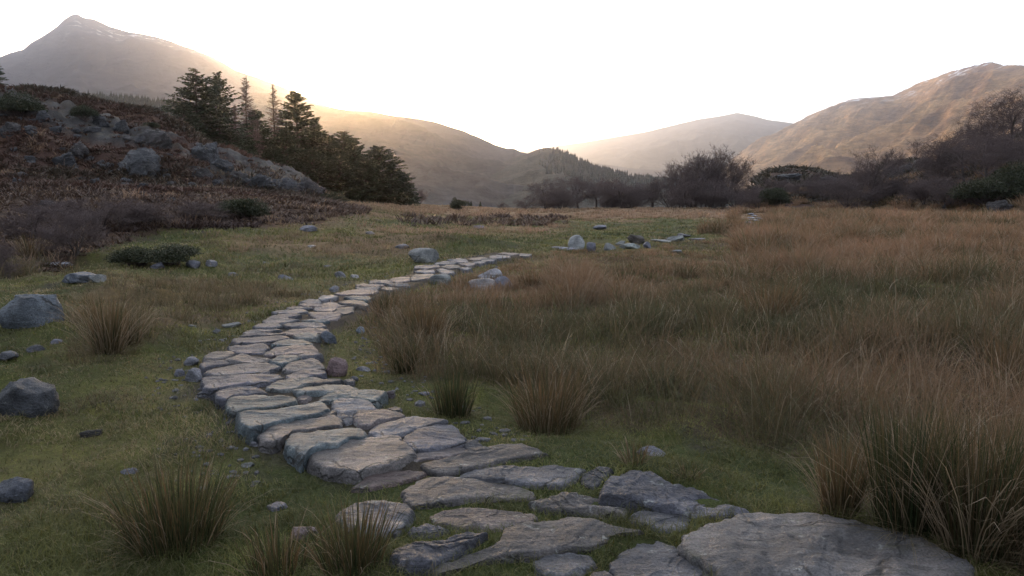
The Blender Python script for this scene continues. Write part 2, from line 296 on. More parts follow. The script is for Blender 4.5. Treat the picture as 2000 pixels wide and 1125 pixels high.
NEAR = [
 (Z3,.10,BRN,'long tapering slab reaching right into the grass, first below the raised path',[(570,200),(620,190),(800,145),(1000,100),(1150,85),(1200,105),(1290,140),(1180,160),(1000,185),(880,215),(780,240),(680,250),(600,230)]),
 (Z3,.08,(.34,.25,.225),'pink wedge shaped slab in the turf behind the front rush blades',[(150,345),(230,290),(330,250),(480,232),(570,245),(575,262),(480,290),(330,320),(220,345)]),
 (Z3,.07,BRN,'large leaf shaped slab with a pointed left end in the middle of the foreground',[(450,370),(560,310),(700,277),(780,281),(900,296),(1060,316),(1190,370),(1200,395),(1050,400),(900,405),(700,425),(520,455),(470,430)]),
 (Z3,.09,GREY,'long smooth slab lying over the back edge of the leaf shaped slab',[(780,270),(880,230),(1050,220),(1250,225),(1330,215),(1510,235),(1440,285),(1340,318),(1180,315),(1050,300),(900,280)]),
 (Z4,.10,SLATE,'ridged striated dark rock slab sloping right into the grass',[(180,255),(230,205),(290,178),(380,182),(450,220),(580,250),(700,300),(805,348),(700,354),(560,350),(440,330),(300,315),(190,292)]),
 (Z3,.06,BRN,'half buried oval slab below the ridged striated slab',[(1215,455),(1320,415),(1450,403),(1600,415),(1700,450),(1750,480),(1740,520),(1640,515),(1500,500),(1340,490)]),
 (Z3,.06,PINK,'oval flat slab sunk in turf below the large leaf shaped slab',[(615,515),(700,490),(880,483),(1080,488),(1180,510),(1235,550),(1120,575),(970,595),(800,585),(670,560)]),
 (Z3,.09,BRN,'very long brown slab tapering to the lower left, centre of the foreground',[(610,850),(700,800),(850,745),(1000,690),(1040,640),(1100,595),(1250,560),(1430,525),(1560,530),(1640,570),(1860,600),(1780,615),(1660,620),(1620,660),(1520,690),(1400,695),(1200,725),(1060,750),(900,780),(760,830),(660,864)]),
 (Z3,.12,SLATE,'rough jagged dark stone with pitted surface left of the very long slab',[(400,720),(450,690),(600,660),(780,625),(860,610),(940,615),(880,650),(780,700),(680,750),(600,800),(480,800),(420,760)]),
 (Z3,.08,SLATE,'small blue grey stone poking from turf above the jagged dark stone',[(490,600),(530,570),(590,558),(640,580),(700,595),(620,610),(500,620)]),
 (Z3,.10,GREY,'stone seen through the thin rush blades in the lower foreground',[(70,490),(180,445),(300,430),(420,445),(490,490),(440,560),(400,600),(280,620),(150,580),(80,530)]),
 (Z3,.06,GREY,'small flat stone at the bottom edge under the very long brown slab',[(1240,790),(1310,750),(1440,735),(1540,750),(1565,800),(1480,835),(1400,870),(1300,860)]),
 (Z4,.07,GREY,'triangular flat grey slab pointing away, cut by the bottom edge',[(210,600),(260,540),(330,490),(400,478),(480,520),(560,570),(640,633),(600,690),(300,690),(230,625)]),
 (Z4,.06,GREY,'small rounded slab set in turf left of the huge corner slab',[(305,390),(360,368),(480,368),(540,380),(565,410),(500,440),(430,445),(350,425)]),
 (Z4,.11,(.27,.255,.25),'huge flat bedrock slab filling the lower right foreground',[(540,510),(560,460),(650,420),(760,375),(860,358),(960,365),(1150,390),(1300,430),(1430,450),(1600,520),(1720,570),(1770,600),(1700,700),(1200,760),(720,700),(650,590),(590,560)]),
 (Z4,.06,PINK,'tip of a pinkish stone at the bottom edge beside the triangular slab',[(130,625),(180,610),(230,650),(200,690),(120,690)]),
 (Z3,.08,DARK,'dark mossy rubble stone between the long smooth slab and the ridged slab',[(1520,270),(1600,245),(1680,250),(1650,285),(1580,330),(1520,310)]),
]
def plane_pt(px, py, z):
    x, y, d = ray(px, py); t = (z - EYE) / d; return x*t, y*t
def stone_world(pts, z): return np.array([plane_pt(a, b, z) for a, b in pts])
PATH = []   # (world polygon, top, tint, label, group)
for z, h, c, lab, pts in ST: h *= .52; PATH.append((stone_world(zz(*z, pts), h), h, c, lab, 0))
for i, pts in enumerate(FAR): PATH.append((stone_world(zz(*Z2, pts), .10), .10, [GREY, PINK, BRN, GREY][i % 4], None, 1))
def shrink(P, d):
    c = P.mean(0); v = P-c; l = np.linalg.norm(v, axis=1, keepdims=True); return c+v*(1-d/np.maximum(l, .1))
for z, h, c, lab, pts in NEAR: h *= .8; PATH.append((shrink(stone_world(zz(*z, pts), h), -.012), h, c, lab, 2))
# centre line of the raised causeway
CL = np.array([plane_pt(a, b, .12) for a, b in [(745,880),(690,810),(590,750),(540,700),(560,655),(590,620),(650,580),(720,560),(810,535),(860,518),(930,505),(1000,498)]])
def path_d(x, y):
    x = np.asarray(x, float); y = np.asarray(y, float); d = np.full(np.broadcast(x, y).shape, 1e9)
    for i in range(len(CL)-1):
        a, b = CL[i], CL[i+1]; v = b - a
        t = np.clip(((x-a[0])*v[0] + (y-a[1])*v[1]) / (v@v), 0, 1)
        d = np.minimum(d, np.hypot(x-a[0]-t*v[0], y-a[1]-t*v[1]))
    return d

# made ground: bed of the causeway and turf packed up against the foreground slabs, on a raster
HULL = [plane_pt(a, b, .10) for a, b in [(606,882),(556,868),(508,850),(464,818),(444,792),(425,770),(398,742),(398,728),(393,714),(400,697),(446,683),(453,669),(468,650),(495,640),(513,630),(530,612),(560,600),(585,588),(622,583),(650,575),(695,560),(720,552),(760,540),(800,532),(812,521),(850,513),(885,505),(915,500),(965,493),(1038,495),
  (1033,499),(990,502),(925,516),(890,530),(860,540),(800,560),(745,577),(726,598),(700,612),(668,625),(640,640),(625,665),(628,690),(632,720),(668,748),(750,762),(735,792),(795,815),(870,826),(903,855),(916,885),(870,893),(815,905),(745,918),(695,922)]]
def edge_dist(x, y, P):
    d = np.full(x.shape, 1e9)
    for i in range(len(P)):
        a = np.asarray(P[i-1]); b = np.asarray(P[i]); v = b-a; q = v@v+1e-12
        t = np.clip(((x-a[0])*v[0]+(y-a[1])*v[1])/q, 0, 1); d = np.minimum(d, np.hypot(x-a[0]-t*v[0], y-a[1]-t*v[1]))
    return d
GX = np.arange(-6, 6, .03); GY = np.arange(1, 26, .03); MX, MY = np.meshgrid(GX, GY, indexing='ij')
_d = edge_dist(MX, MY, HULL); _in = inpoly(MX, MY, HULL)
R_BED = np.where(_in, .078*np.clip(_d/.09, 0, 1), 0) + np.where(_in, 0, .030*np.exp(-(_d/.35)**2))+np.where(_in, .030*np.clip(1-_d/.09, 0, 1), 0)
R_SOIL = np.where(_in, 1.0, np.clip(1-_d/.18, 0, 1)*.75)
wsum = np.zeros_like(MX)+1e-9; hsum = np.zeros_like(MX); dmin = np.full(MX.shape, 9.)
for P, top, *_r in PATH:
    if _r[2] != 2: continue
    m = (MX > P[:, 0].min()-.6) & (MX < P[:, 0].max()+.6) & (MY > P[:, 1].min()-.6) & (MY < P[:, 1].max()+.6)
    xx, yy = MX[m], MY[m]; d = edge_dist(xx, yy, P); d = np.where(inpoly(xx, yy, P), 0, d)
    w = np.exp(-(d/.10)**2); wsum[m] += w; hsum[m] += w*(top-.020); dmin[m] = np.minimum(dmin[m], d)
R_EDGE = np.maximum(np.where(_in, 0, np.exp(-(_d/.11)**2)), np.exp(-((dmin-.02)/.06)**2))
R_BED = np.maximum(R_BED, hsum/wsum*np.clip(1-(dmin-.10)/.45, 0, 1))
def rast(A, x, y):
    x = np.asarray(x, float); y = np.asarray(y, float)
    u = np.clip((x-GX[0])/.03, 0, len(GX)-1.001); v = np.clip((y-GY[0])/.03, 0, len(GY)-1.001)
    i = u.astype(int); j = v.astype(int); a = u-i; b = v-j
    r = A[i, j]*(1-a)*(1-b)+A[i+1, j]*a*(1-b)+A[i, j+1]*(1-a)*b+A[i+1, j+1]*a*b
    return np.where((x > GX[0]) & (x < GX[-1]) & (y > GY[0]) & (y < GY[-1]), r, 0)

# ------------------------------------------------------------------ terrain
def prof(pts):
    a = np.array(pts, float); az, el = azel(a[:, 0], a[:, 1]); return az, el
KN = prof([(-500,130),(-200,165),(0,196),(60,192),(140,210),(200,230),(250,237),(300,243),(345,264),(400,300),(480,327),(540,343),(590,362),(625,388),(680,415)])
RG = prof([(1400,410),(1450,385),(1475,352),(1500,338),(1540,330),(1580,334),(1600,337),(1640,348),(1700,346),(1730,322),(1780,316),(1850,325),(1900,300),(2000,262),(2200,220),(2600,200)])
def craggy(x, y):
    r = np.hypot(x, y); az = np.arctan2(x, y)
    m = sm(.34, .56, ridged(x*.17, y*.17, 5, 33)+.16*sm(R(-27), R(-19), az)+.22*fbm(x*1.1, y*1.1, o=4, seed=34, g=.7)) * sm(.9, 2.2, np.where(az < 0, 1, 0)*sm(39, 46, r)*3)
    return m*(az < R(-12))*(r < 90)
def height(x, y):
    x = np.asarray(x, float); y = np.asarray(y, float)
    r = np.hypot(x, y) + 1e-6; az = np.arctan2(x, y)
    pd = path_d(x, y)
    near = sm(0.7, 1.6, pd)
    px0 = 1000 + F*np.tan(np.clip(az, -1.4, 1.4))*cp
    z = 0.10*fbm(x*0.22, y*0.22, o=3, seed=1) * near * sm(3.5, 9, r)
    hum = 0.5 + 0.5*fbm(x*0.9, y*0.9, o=3, seed=5)
    wm = sm(-0.5, 1.2, x - 0.05*y) * sm(5, 10, r)           # hummocky meadow on the right
    z = z + (hum - 0.5) * (0.05*near*sm(3,6,r) + 0.22*wm*near)
    wl = sm(R(-14), R(-28), az) * sm(5, 9, r)
    z = z + wl * ((hum-0.5)*0.35 + 0.10) * near + (1-wm)*sm(2.5, 5, r)*near*(.07*fbm(x*1.7, y*1.7, o=3, seed=6) - .0)*sm(60, 30, r)
    z = z + rast(R_BED, x, y)
    # gentle rise to the left
    z = z + 1.75 * sm(R(2), R(-22), az) * sm(16, 40, r) * sm(.8, 5, pd)
    z = z + 0.35*np.exp(-(((x+1.9)/2.2)**2 + ((y-24)/1.6)**2))*near # green mound beyond the path
    z = z + 0.25*fbm(x*0.05, y*0.05, o=3, seed=9)*sm(15, 40, r)*sm(.8, 4, pd)
    # rocky knoll
    inside = (az < KN[0][-1]) & (az > -1.2)
    el = np.interp(az, KN[0], KN[1]); rc = 62 + 4*np.sin(az*9)
    crag = ridged(x*0.11, y*0.11, 5, 3)
    hc = np.maximum(EYE + rc*el - 1.2, 0)
    rf = 39 + 3*fbm(x*0.08, y*0.08, o=2, seed=31)
    up = sm(0, 1, (r - rf)/(rc - rf))
    up = 0.55*np.clip((r-rf)/(rc-rf), 0, 1)**0.8 + 0.45*up
    dn = 1 - 0.55*sm(rc, rc+45, r)
    kz = hc*up*dn
    kz = kz + np.minimum(hc, 3)/3 * (1.0*np.maximum(crag, -0.2)*sm(rf, rf+8, r)*(1-0.8*sm(rc-6, rc, r)*(r < rc+8)))
    z = z + np.where(az < 0, kz*(1-sm(200, 260, r))*sm(KN[0][-1]+0.001, KN[0][-1]-0.03, az), 0)
    z = z + craggy(x, y)*(.25+.55*np.abs(fbm(x*.9, y*.9, o=4, seed=35, g=.6)))*(1-.6*sm(rc-5, rc, r))
    # rocky wooded rise to the right
    el2 = np.interp(az, RG[0], RG[1]); rc2 = 150 - 35*sm(R(20), R(34), az)
    h2 = np.maximum(EYE + rc2*el2, 0); rf2 = 92 - 22*sm(R(20), R(33), az)
    up2 = np.clip((r-rf2)/(rc2-rf2), 0, 1)**0.9
    z = z + np.where(az > 0, h2*up2*(1-0.7*sm(rc2, rc2+60, r))*sm(R(14.5), R(17.5), az) + sm(R(15), R(18), az)*0.9*np.maximum(ridged(x*0.09, y*0.09, 5, 8), -.1)*sm(rf2+4, rf2+20, r)*(1-0.7*sm(rc2-8, rc2, r)), 0)
    # the valley falls away beyond
    knl = sm(R(-14), R(-20), az); kr = sm(R(14), R(18), az)
    z = z - 24*sm(112 + 60*knl + 75*kr, 300, r)
    return z
def ground_hit(px, py, rmax=400):
    dx, dy, dz = [float(v) for v in ray(px, py)]
    t = np.concatenate([np.arange(1.5, 60, 0.05), np.arange(60, rmax, 0.3)])
    zz_ = EYE + dz*t - height(dx*t, dy*t)
    i = np.argmax(zz_ < 0)
    if zz_[i] >= 0: i = len(t)-1
    return np.array([dx*t[i], dy*t[i], float(height(dx*t[i], dy*t[i]))])

# vegetation zones, written in map coordinates of the flat ground (as seen from the standing point)
P_MEADOW = [(2600,1400),(1960,1130),(1880,1080),(1640,1012),(1590,930),(1430,905),(1300,862),(1150,850),(1000,800),(890,765),(800,725),(775,665),(735,610),(745,582),(810,566),(900,552),(990,512),(1060,498),(1200,492),(1400,480),(1440,462),(1380,448),(1430,438),(1440,416),(1470,404),(3500,404),(3500,1400)]
P_FARBAND = [(600,452),(700,432),(860,428),(1480,432),(1480,400),(560,400),(480,440)]
P_TANMID = [(430,500),(420,462),(620,455),(720,452),(850,440),(1100,440),(1100,462),(900,470),(830,488),(700,505)]
P_HEATH = [(-900,520),(0,520),(120,530),(180,500),(250,472),(330,456),(470,450),(620,436),(720,420),(720,380),(500,330),(-900,300)]
P_MIDTUFT = [(130,720),(130,575),(230,535),(420,545),(600,570),(540,630),(430,640),(350,665),(290,720),(200,760)]
P_LEFTTUFT = [(-900,560),(-900,520),(60,520),(180,560),(150,530),(60,560)]
def flatpx(x, y):
    x = np.asarray(x, float); y = np.asarray(y, float)
    return proj(x, y, 1.75*sm(R(2), R(-22), np.arctan2(x, y))*sm(16, 40, np.hypot(x, y)))
def zones(x, y):
    px, py = flatpx(x, y)
    k = np.clip((py-385)/300, 0.03, 1.2)
    wx = (150*k+25)*fbm(x*0.4, y*0.4, o=4, seed=21); wy = (50*k+5)*fbm(x*0.4, y*0.4, o=4, seed=22)
    a, b = px+wx, py+wy
    r = np.hypot(x, y); az = np.arctan2(x, y)
    Zd = dict(meadow=inpoly(a, b, P_MEADOW), far=inpoly(a, b, P_FARBAND), tan=inpoly(a, b, P_TANMID), heath=inpoly(a, b, P_HEATH), mid=inpoly(a, b, P_MIDTUFT), left=inpoly(a, b, P_LEFTTUFT))
    Zd['knoll'] = (az < R(-13)) & (r > 36)
    return Zd
C_TURF = np.array((.040, .050, .016)); C_MOSS = np.array((.080, .078, .026)); C_TAN = np.array((.165, .105, .070)); C_DARKG = np.array((.026, .032, .014))
C_HEATH = np.array((.060, .036, .030)); C_BRACK = np.array((.085, .052, .038)); C_SOIL = np.array((.045, .038, .032)); C_BANK = np.array((.05, .045, .035))
def soft_zones(x, y):
    acc = None
    for k in range(5):
        jx = .12*np.hypot(x, y)*.35*(RS.rand(*x.shape)-.5)+.3*fbm(x*3+k*9, y*3, o=2, seed=200+k); jy = .25*np.hypot(x, y)*.35*(RS.rand(*x.shape)-.5)
        z_ = zones(x+jx, y+jy)
        acc = {q: z_[q].astype(float) for q in z_} if acc is None else {q: acc[q]+z_[q] for q in acc}
    return {q: acc[q]/5 for q in acc}
def ground_col(x, y):
    Zd = soft_zones(x, y); r = np.hypot(x, y); az = np.arctan2(x, y)
    n = fbm(x*0.35, y*0.35, o=4, seed=41)[:, None]; n2 = fbm(x*1.6, y*1.6, o=3, seed=43)[:, None]
    c = C_TURF + (C_MOSS - C_TURF)*np.clip(0.35+n*1.3, 0, 1)
    c = c + (C_SOIL - c)*np.clip(n2*1.6-0.35, 0, .8)
    def put(mask, cc, a=1.0):
        nonlocal c
        m = mask[:, None]*a; c = c*(1-m) + cc*m
    put(Zd['tan'], C_TAN, .7); put(Zd['mid'], C_TAN*0.6, .7)
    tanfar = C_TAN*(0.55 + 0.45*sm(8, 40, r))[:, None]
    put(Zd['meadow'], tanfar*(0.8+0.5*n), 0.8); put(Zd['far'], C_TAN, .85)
    put(Zd['heath'], C_HEATH*(1+0.4*n), .9)
    put(Zd['knoll'], C_HEATH + (C_BRACK-C_HEATH)*np.clip(.5+n*1.5, 0, 1), 1)
    rk_ = .026+.048*np.clip(fbm(x*1.6, y*1.6, o=4, seed=36, g=.7)[:, None]*1.5+.4, 0, 1)
    put(craggy(x, y), rk_*np.array((1.0, 1.0, 1.06)), .9)
    put((az > R(14)) & (r > 95), C_HEATH*0.9, 1); put(r > 130, C_HEATH*0.8, .6)
    put(rast(R_SOIL, x, y), C_SOIL)
    return np.clip(c, 0.004, 1)
def ringgrid():
    rs = [1.2]
    while rs[-1] < 9000:
        q = 1.0085 if rs[-1] < 40 else (1.011 if rs[-1] < 190 else 1.06)
        rs.append(rs[-1]*q)
    az = np.concatenate([np.arange(-180, -50, 3.0), np.arange(-50, -38, .6), np.arange(-38, 38, .17), np.arange(38, 50, .6), np.arange(50, 180, 3.0)])
    return np.array(rs), np.radians(az)
rs, azs = ringgrid(); nr, na = len(rs), len(azs)
RR, AA = np.meshgrid(rs, azs, indexing='ij'); gx = (RR*np.sin(AA)).ravel(); gy = (RR*np.cos(AA)).ravel(); gz = height(gx, gy)
V = np.stack([gx, gy, gz], 1); V = np.vstack([V, [[0, 0, float(gz[:na].mean())]]])
i, j = np.meshgrid(np.arange(nr-1), np.arange(na), indexing='ij'); j2 = (j+1) % na
q = np.stack([i*na+j, (i+1)*na+j, (i+1)*na+j2, i*na+j2], -1).reshape(-1, 4)[:, ::-1]
t = np.stack([np.full(na, nr*na), np.arange(na), (np.arange(na)+1) % na], 1)
gcl = np.vstack([ground_col(gx, gy), C_TURF[None]])
tag(mesh_np('ground', V, [q, t[:, ::-1]], M_ground, col=gcl), kind='structure')

# ------------------------------------------------------------------ mountains
def hill_material(name, c1, c2, c3, sc, snow=None, bumpd=6.0):
    M = Mat(name, 0.95, 0.1)
    a = M.noise(sc, 8, 0.7); b = M.noise(sc*7, 6, 0.75); st = M.noise(sc*3, 6, 0.7, sc=(1, 1, 5.0), dist=1.0)
    c = M.ramp(a, [(0.32, c1), (0.5, c2), (0.66, c3)])
    c = M.mix(c, M.ramp(b, [(0.35, .55), (.65, 1.45)]), .8, 'MULTIPLY')
    c = M.mix(c, M.ramp(st, [(0.38, .5), (.6, 1.4)]), .6, 'MULTIPLY')
    if snow:
        sx = N(M.nt, 'ShaderNodeSeparateXYZ'); M.nt.links.new(M.tc.outputs['Object'], sx.inputs[0])
        hm = N(M.nt, 'ShaderNodeMapRange'); hm.inputs[1].default_value = snow[0]; hm.inputs[2].default_value = snow[1]; M.nt.links.new(sx.outputs[2], hm.inputs[0])
        s = M.ramp(M.noise(snow[2], 7, .75, sc=(1, 1, 4.0)), [(.55, 0), (.60, 1)])
        xm = N(M.nt, 'ShaderNodeMapRange'); xm.inputs[1].default_value = snow[3]; xm.inputs[2].default_value = snow[4]; M.nt.links.new(sx.outputs[0], xm.inputs[0])
        c = M.mix(c, (.75, .78, .85), M.math('MULTIPLY', M.math('MULTIPLY', s, hm.outputs[0]), xm.outputs[0]))
    M.base(c); M.bump(M.math('ADD', b, st), 1.0, bumpd)
    return M.m
def mountain(name, pts, D, foot, back, zf, mat, amp, sc, nu=360, nv=110, pw=1.15, seed=0, crest_amp=0.0, label=None):
    az, el = prof(pts); A = np.linspace(az[0], az[-1], nu)
    Dp = azel(np.array([d[0] for d in D], float), HZ)[0]; Dr = np.interp(A, Dp, [d[1] for d in D])
    E = np.interp(A, az, el)
    s = np.concatenate([np.linspace(0, 1, nv), 1 + np.linspace(0, 1, nv//3+1)[1:]])
    SS, AAi = np.meshgrid(s, np.arange(nu), indexing='ij')
    Dm = Dr[AAi]; Am = A[AAi]; rf = Dm*foot; rb = Dm*back
    r = np.where(SS <= 1, rf + (Dm-rf)*SS, Dm + (rb-Dm)*(SS-1))
    x = r*np.sin(Am); y = r*np.cos(Am)
    zc = EYE + Dm*E[AAi]
    sh = np.where(SS <= 1, np.clip(SS, 0, 1)**pw, (1-(SS-1))**1.3)
    z = zf + (zc-zf)*sh
    env = np.where(SS <= 1, np.clip(SS*5, 0, 1)*np.clip((1-SS)*5, 0, 1), np.clip((SS-1)*5, 0, 1))
    rel = np.clip((zc-zf)/np.max(zc-zf), 0.15, 1)
    z = z + amp*rel*env*(ridged(x/sc, y/sc, 6, seed) - .25) + crest_amp*fbm(x/sc*6, y/sc*6, o=4, seed=seed+3)
    V = np.stack([x.ravel(), y.ravel(), z.ravel()], 1)
    n0 = len(s); i, j = np.meshgrid(np.arange(n0-1), np.arange(nu-1), indexing='ij')
    q = np.stack([i*nu+j, i*nu+j+1, (i+1)*nu+j+1, (i+1)*nu+j], -1).reshape(-1, 4)
    o = mesh_np(name, V, [q], mat); tag(o, label, kind='structure')
    return x, y, z
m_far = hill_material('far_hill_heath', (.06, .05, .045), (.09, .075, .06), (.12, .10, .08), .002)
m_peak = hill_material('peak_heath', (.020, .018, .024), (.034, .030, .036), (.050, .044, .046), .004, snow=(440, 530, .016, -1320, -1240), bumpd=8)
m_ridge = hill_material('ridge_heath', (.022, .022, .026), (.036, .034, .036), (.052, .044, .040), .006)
m_right = hill_material('moor_painted_sun', (.11, .06, .04), (.30, .165, .075), (.46, .27, .12), .0045, snow=(330, 400, .012, 700, 1150), bumpd=9)  # sunlight painted into the moor tones: brighter, warmer colours where little sun lands
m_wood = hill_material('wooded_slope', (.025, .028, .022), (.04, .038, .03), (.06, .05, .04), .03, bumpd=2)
mountain('distant_hill', [(960,330),(1000,300),(1080,286),(1140,278),(1200,268),(1260,258),(1330,241),(1370,232),(1400,228),(1440,220),(1470,226),(1500,234),(1545,240),(1620,262),(1750,300),(1900,340)], [(960,6400),(1900,6000)], .6, 1.3, -20, m_far, 170, 1000, seed=2, label='pale distant hill fading in sunlit haze at the head of the valley')
mountain('low_hill', [(1000,345),(1060,322),(1120,312),(1160,318),(1230,328),(1330,335),(1420,345),(1500,352),(1600,380)], [(1000,4200),(1600,4000)], .7, 1.25, -25, m_ridge, 40, 500, seed=14, label='low blue grey hill in the valley before the distant hill')
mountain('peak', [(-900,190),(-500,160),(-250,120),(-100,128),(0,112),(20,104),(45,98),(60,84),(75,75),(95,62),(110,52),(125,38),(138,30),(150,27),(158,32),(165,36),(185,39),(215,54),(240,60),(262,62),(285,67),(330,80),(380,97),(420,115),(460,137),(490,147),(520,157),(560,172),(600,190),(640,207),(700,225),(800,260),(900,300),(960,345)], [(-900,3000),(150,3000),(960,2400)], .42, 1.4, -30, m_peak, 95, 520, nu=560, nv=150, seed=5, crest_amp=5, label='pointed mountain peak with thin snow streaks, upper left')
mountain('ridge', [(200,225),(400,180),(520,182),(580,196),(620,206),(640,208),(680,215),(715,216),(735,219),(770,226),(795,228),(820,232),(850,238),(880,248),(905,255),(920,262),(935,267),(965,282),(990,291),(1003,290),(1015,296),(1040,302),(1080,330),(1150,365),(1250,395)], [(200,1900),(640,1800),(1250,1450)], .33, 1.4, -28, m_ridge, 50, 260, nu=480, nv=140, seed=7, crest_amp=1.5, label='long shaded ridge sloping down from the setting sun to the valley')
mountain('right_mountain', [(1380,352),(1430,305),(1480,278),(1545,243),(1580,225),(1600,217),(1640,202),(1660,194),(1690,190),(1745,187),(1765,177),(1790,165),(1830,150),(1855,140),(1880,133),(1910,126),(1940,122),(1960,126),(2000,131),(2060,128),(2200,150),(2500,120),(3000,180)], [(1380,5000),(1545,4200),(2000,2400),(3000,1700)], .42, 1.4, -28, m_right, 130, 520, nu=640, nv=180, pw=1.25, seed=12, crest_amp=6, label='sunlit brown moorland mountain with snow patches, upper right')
kx, ky, kz = mountain('wooded_hill', [(860,372),(940,335),(1000,308),(1030,300),(1040,296),(1055,290),(1070,288),(1095,295),(1130,313),(1160,327),(1200,337),(1250,347),(1300,352),(1340,358),(1400,366),(1470,385)], [(860,1350),(1470,1000)], .4, 1.35, -26, m_wood, 12, 110, nu=300, nv=80, seed=17, label='wooded knoll at the foot of the long ridge')
fx, fy, fz = mountain('wooded_slope', [(-900,200),(-300,190),(0,192),(120,188),(240,194),(340,205),(430,232),(520,290),(600,350),(660,400)], [(-900,650),(660,520)], .45, 1.35, -24, m_wood, 10, 80, nu=300, nv=80, seed=19, label='dark slope behind the left spruces')

# ------------------------------------------------------------------ solid builders
def stone_mesh(P, top, seed, thick=0.28, rough=1.0, K=120, nin=10):
    """irregular slab from its outline; returns verts rel. to centroid on the ground"""
    rs_ = np.random.RandomState(seed)
    P = np.asarray(P)[:, :2]; n = len(P)
    per = np.linalg.norm(np.roll(P, -1, 0)-P, axis=1)
    # smooth closed curve (Catmull-Rom), resampled
    out_ = []
    for i in range(n):
        p0, p1, p2, p3 = P[i-1], P[i], P[(i+1) % n], P[(i+2) % n]
        for t in np.linspace(0, 1, 12, endpoint=False):
            cr = 0.5*((2*p1)+(-p0+p2)*t+(2*p0-5*p1+4*p2-p3)*t*t+(-p0+3*p1-3*p2+p3)*t**3)
            out_.append(0.22*cr + 0.78*(p1+(p2-p1)*t))
    Q = np.array(out_); L = np.concatenate([[0], np.cumsum(np.linalg.norm(np.roll(Q, -1, 0)-Q, axis=1))])
    tt = np.linspace(0, L[-1], K, endpoint=False); Qc = np.vstack([Q, Q[:1]])
    O = np.stack([np.interp(tt, L, Qc[:, 0]), np.interp(tt, L, Qc[:, 1])], 1)
    c = O.mean(0); size = math.sqrt(max(1e-4, abs(0.5*np.sum(O[:, 0]*np.roll(O[:, 1], -1)-np.roll(O[:, 0], -1)*O[:, 1]))))
    d = O - c; ln = np.linalg.norm(d, axis=1, keepdims=True); u = d/ln
    jag = fbm(O[:, 0]*8, O[:, 1]*8, o=5, seed=seed, g=.75)[:, None]*min(0.040, size*.085)
    O = O + u*jag
    d = O - c; ln = np.linalg.norm(d, axis=1, keepdims=True); u = d/ln
    e = min(0.035, size*.07)
    rings = [(0.03, -thick), (0.028, -thick*.6), (0.02, -thick*.35), (0.012, -0.045), (0.009, -0.020), (0.0, -0.006), (-.010, -0.0015), (-e*1.2, 0.0)]
    V = []
    for off, dz in rings:
        X = O + u*off
        X = X + u*(fbm(X[:, 0]*7+dz*20, X[:, 1]*7, o=3, seed=seed+9)[:, None]*(0.022 if dz < -.03 else .005))
        V.append(np.column_stack([X, np.full(K, top+dz)]))
    for f in np.linspace(1, 0, nin+2)[1:-1]:
        X = c + (O-u*e*1.2-c)*f; V.append(np.column_stack([X, np.full(K, top)]))
    V = np.vstack(V + [np.array([[c[0], c[1], top]])])
    dist = np.linalg.norm(V[:, :2]-c, axis=1)/(size*.9)
    on = V[:, 2] > top-.05
    a = rs_.rand()*6.28; tilt = rs_.uniform(-.02, .02)
    s2 = V[:, 0]*math.cos(a)+V[:, 1]*math.sin(a)
    led = np.abs(((s2*3.1+0.8*fbm(V[:, 0]*2, V[:, 1]*2, o=3, seed=seed)) % 1)-.5)
    dz = rough*(0.022*fbm(V[:, 0]*3.2, V[:, 1]*3.2, o=6, seed=seed+2, g=.62) + 0.014*np.floor(led*5)/2.5*.5) + 0.006*(1-np.clip(dist, 0, 1)**2) + rough*.012*np.clip(ridged(V[:, 0]*1.3+seed, V[:, 1]*2.1, 4, seed), 0, 1) + tilt*(s2-s2.mean())
    V[:, 2] += np.where(on, dz, dz*.5)
    nr_ = len(rings)+nin
    i, j = np.meshgrid(np.arange(nr_-1), np.arange(K), indexing='ij'); j2 = (j+1) % K
    q = np.stack([i*K+j, i*K+j2, (i+1)*K+j2, (i+1)*K+j], -1).reshape(-1, 4)
    t3 = np.stack([(nr_-1)*K+np.arange(K), (nr_-1)*K+(np.arange(K)+1) % K, np.full(K, nr_*K)], 1)
    ar = np.sum(O[:, 0]*np.roll(O[:, 1], -1)-np.roll(O[:, 0], -1)*O[:, 1])
    if ar < 0: q = q[:, ::-1]; t3 = t3[:, ::-1]
    V[:, 0] -= c[0]; V[:, 1] -= c[1]
    return V, [q, t3], c
ORD = 'first second third fourth fifth sixth seventh eighth ninth tenth eleventh twelfth thirteenth fourteenth fifteenth sixteenth seventeenth eighteenth nineteenth twentieth'.split()
far_order = sorted([i for i, q in enumerate(PATH) if q[4] == 1], key=lambda i: PATH[i][0][:, 1].mean())
for k, (P, top, tint, lab, g) in enumerate(PATH):
    rgh = 1.0
    if lab and ('jagged' in lab or 'ridged' in lab): rgh = 2.4
    if lab and 'huge' in lab: rgh = 1.5
    if lab and ('lumpy' in lab or 'rubble' in lab or 'wedge stone' in lab): rgh = 2.0
    V, f, c = stone_mesh(P, top, 100+k, thick=.16 if g == 2 else .26, rough=rgh, K=200 if g == 2 else 120, nin=26 if g == 2 else 11)
    o = mesh_np('flagstone', V, f, M_flag); o.location = (c[0], c[1], 0)
    v = (0.37 if g != 2 else .35)+0.20*RS.rand(); o.color = (tint[0]*v, tint[1]*v, tint[2]*v, 1)
    if g == 1: tag(o, ('farthest flagstone of the raised path' if far_order.index(k) > 19 else 'pale flagstone in the far stretch of the raised path, %s beyond the wide pinkish slab' % ORD[far_order.index(k)]), 'flagstone', 'flagstones of the far stretch of the path')
    else: tag(o, lab, 'flagstone', 'flagstones of the raised path' if g == 0 else 'foreground slabs set in turf')

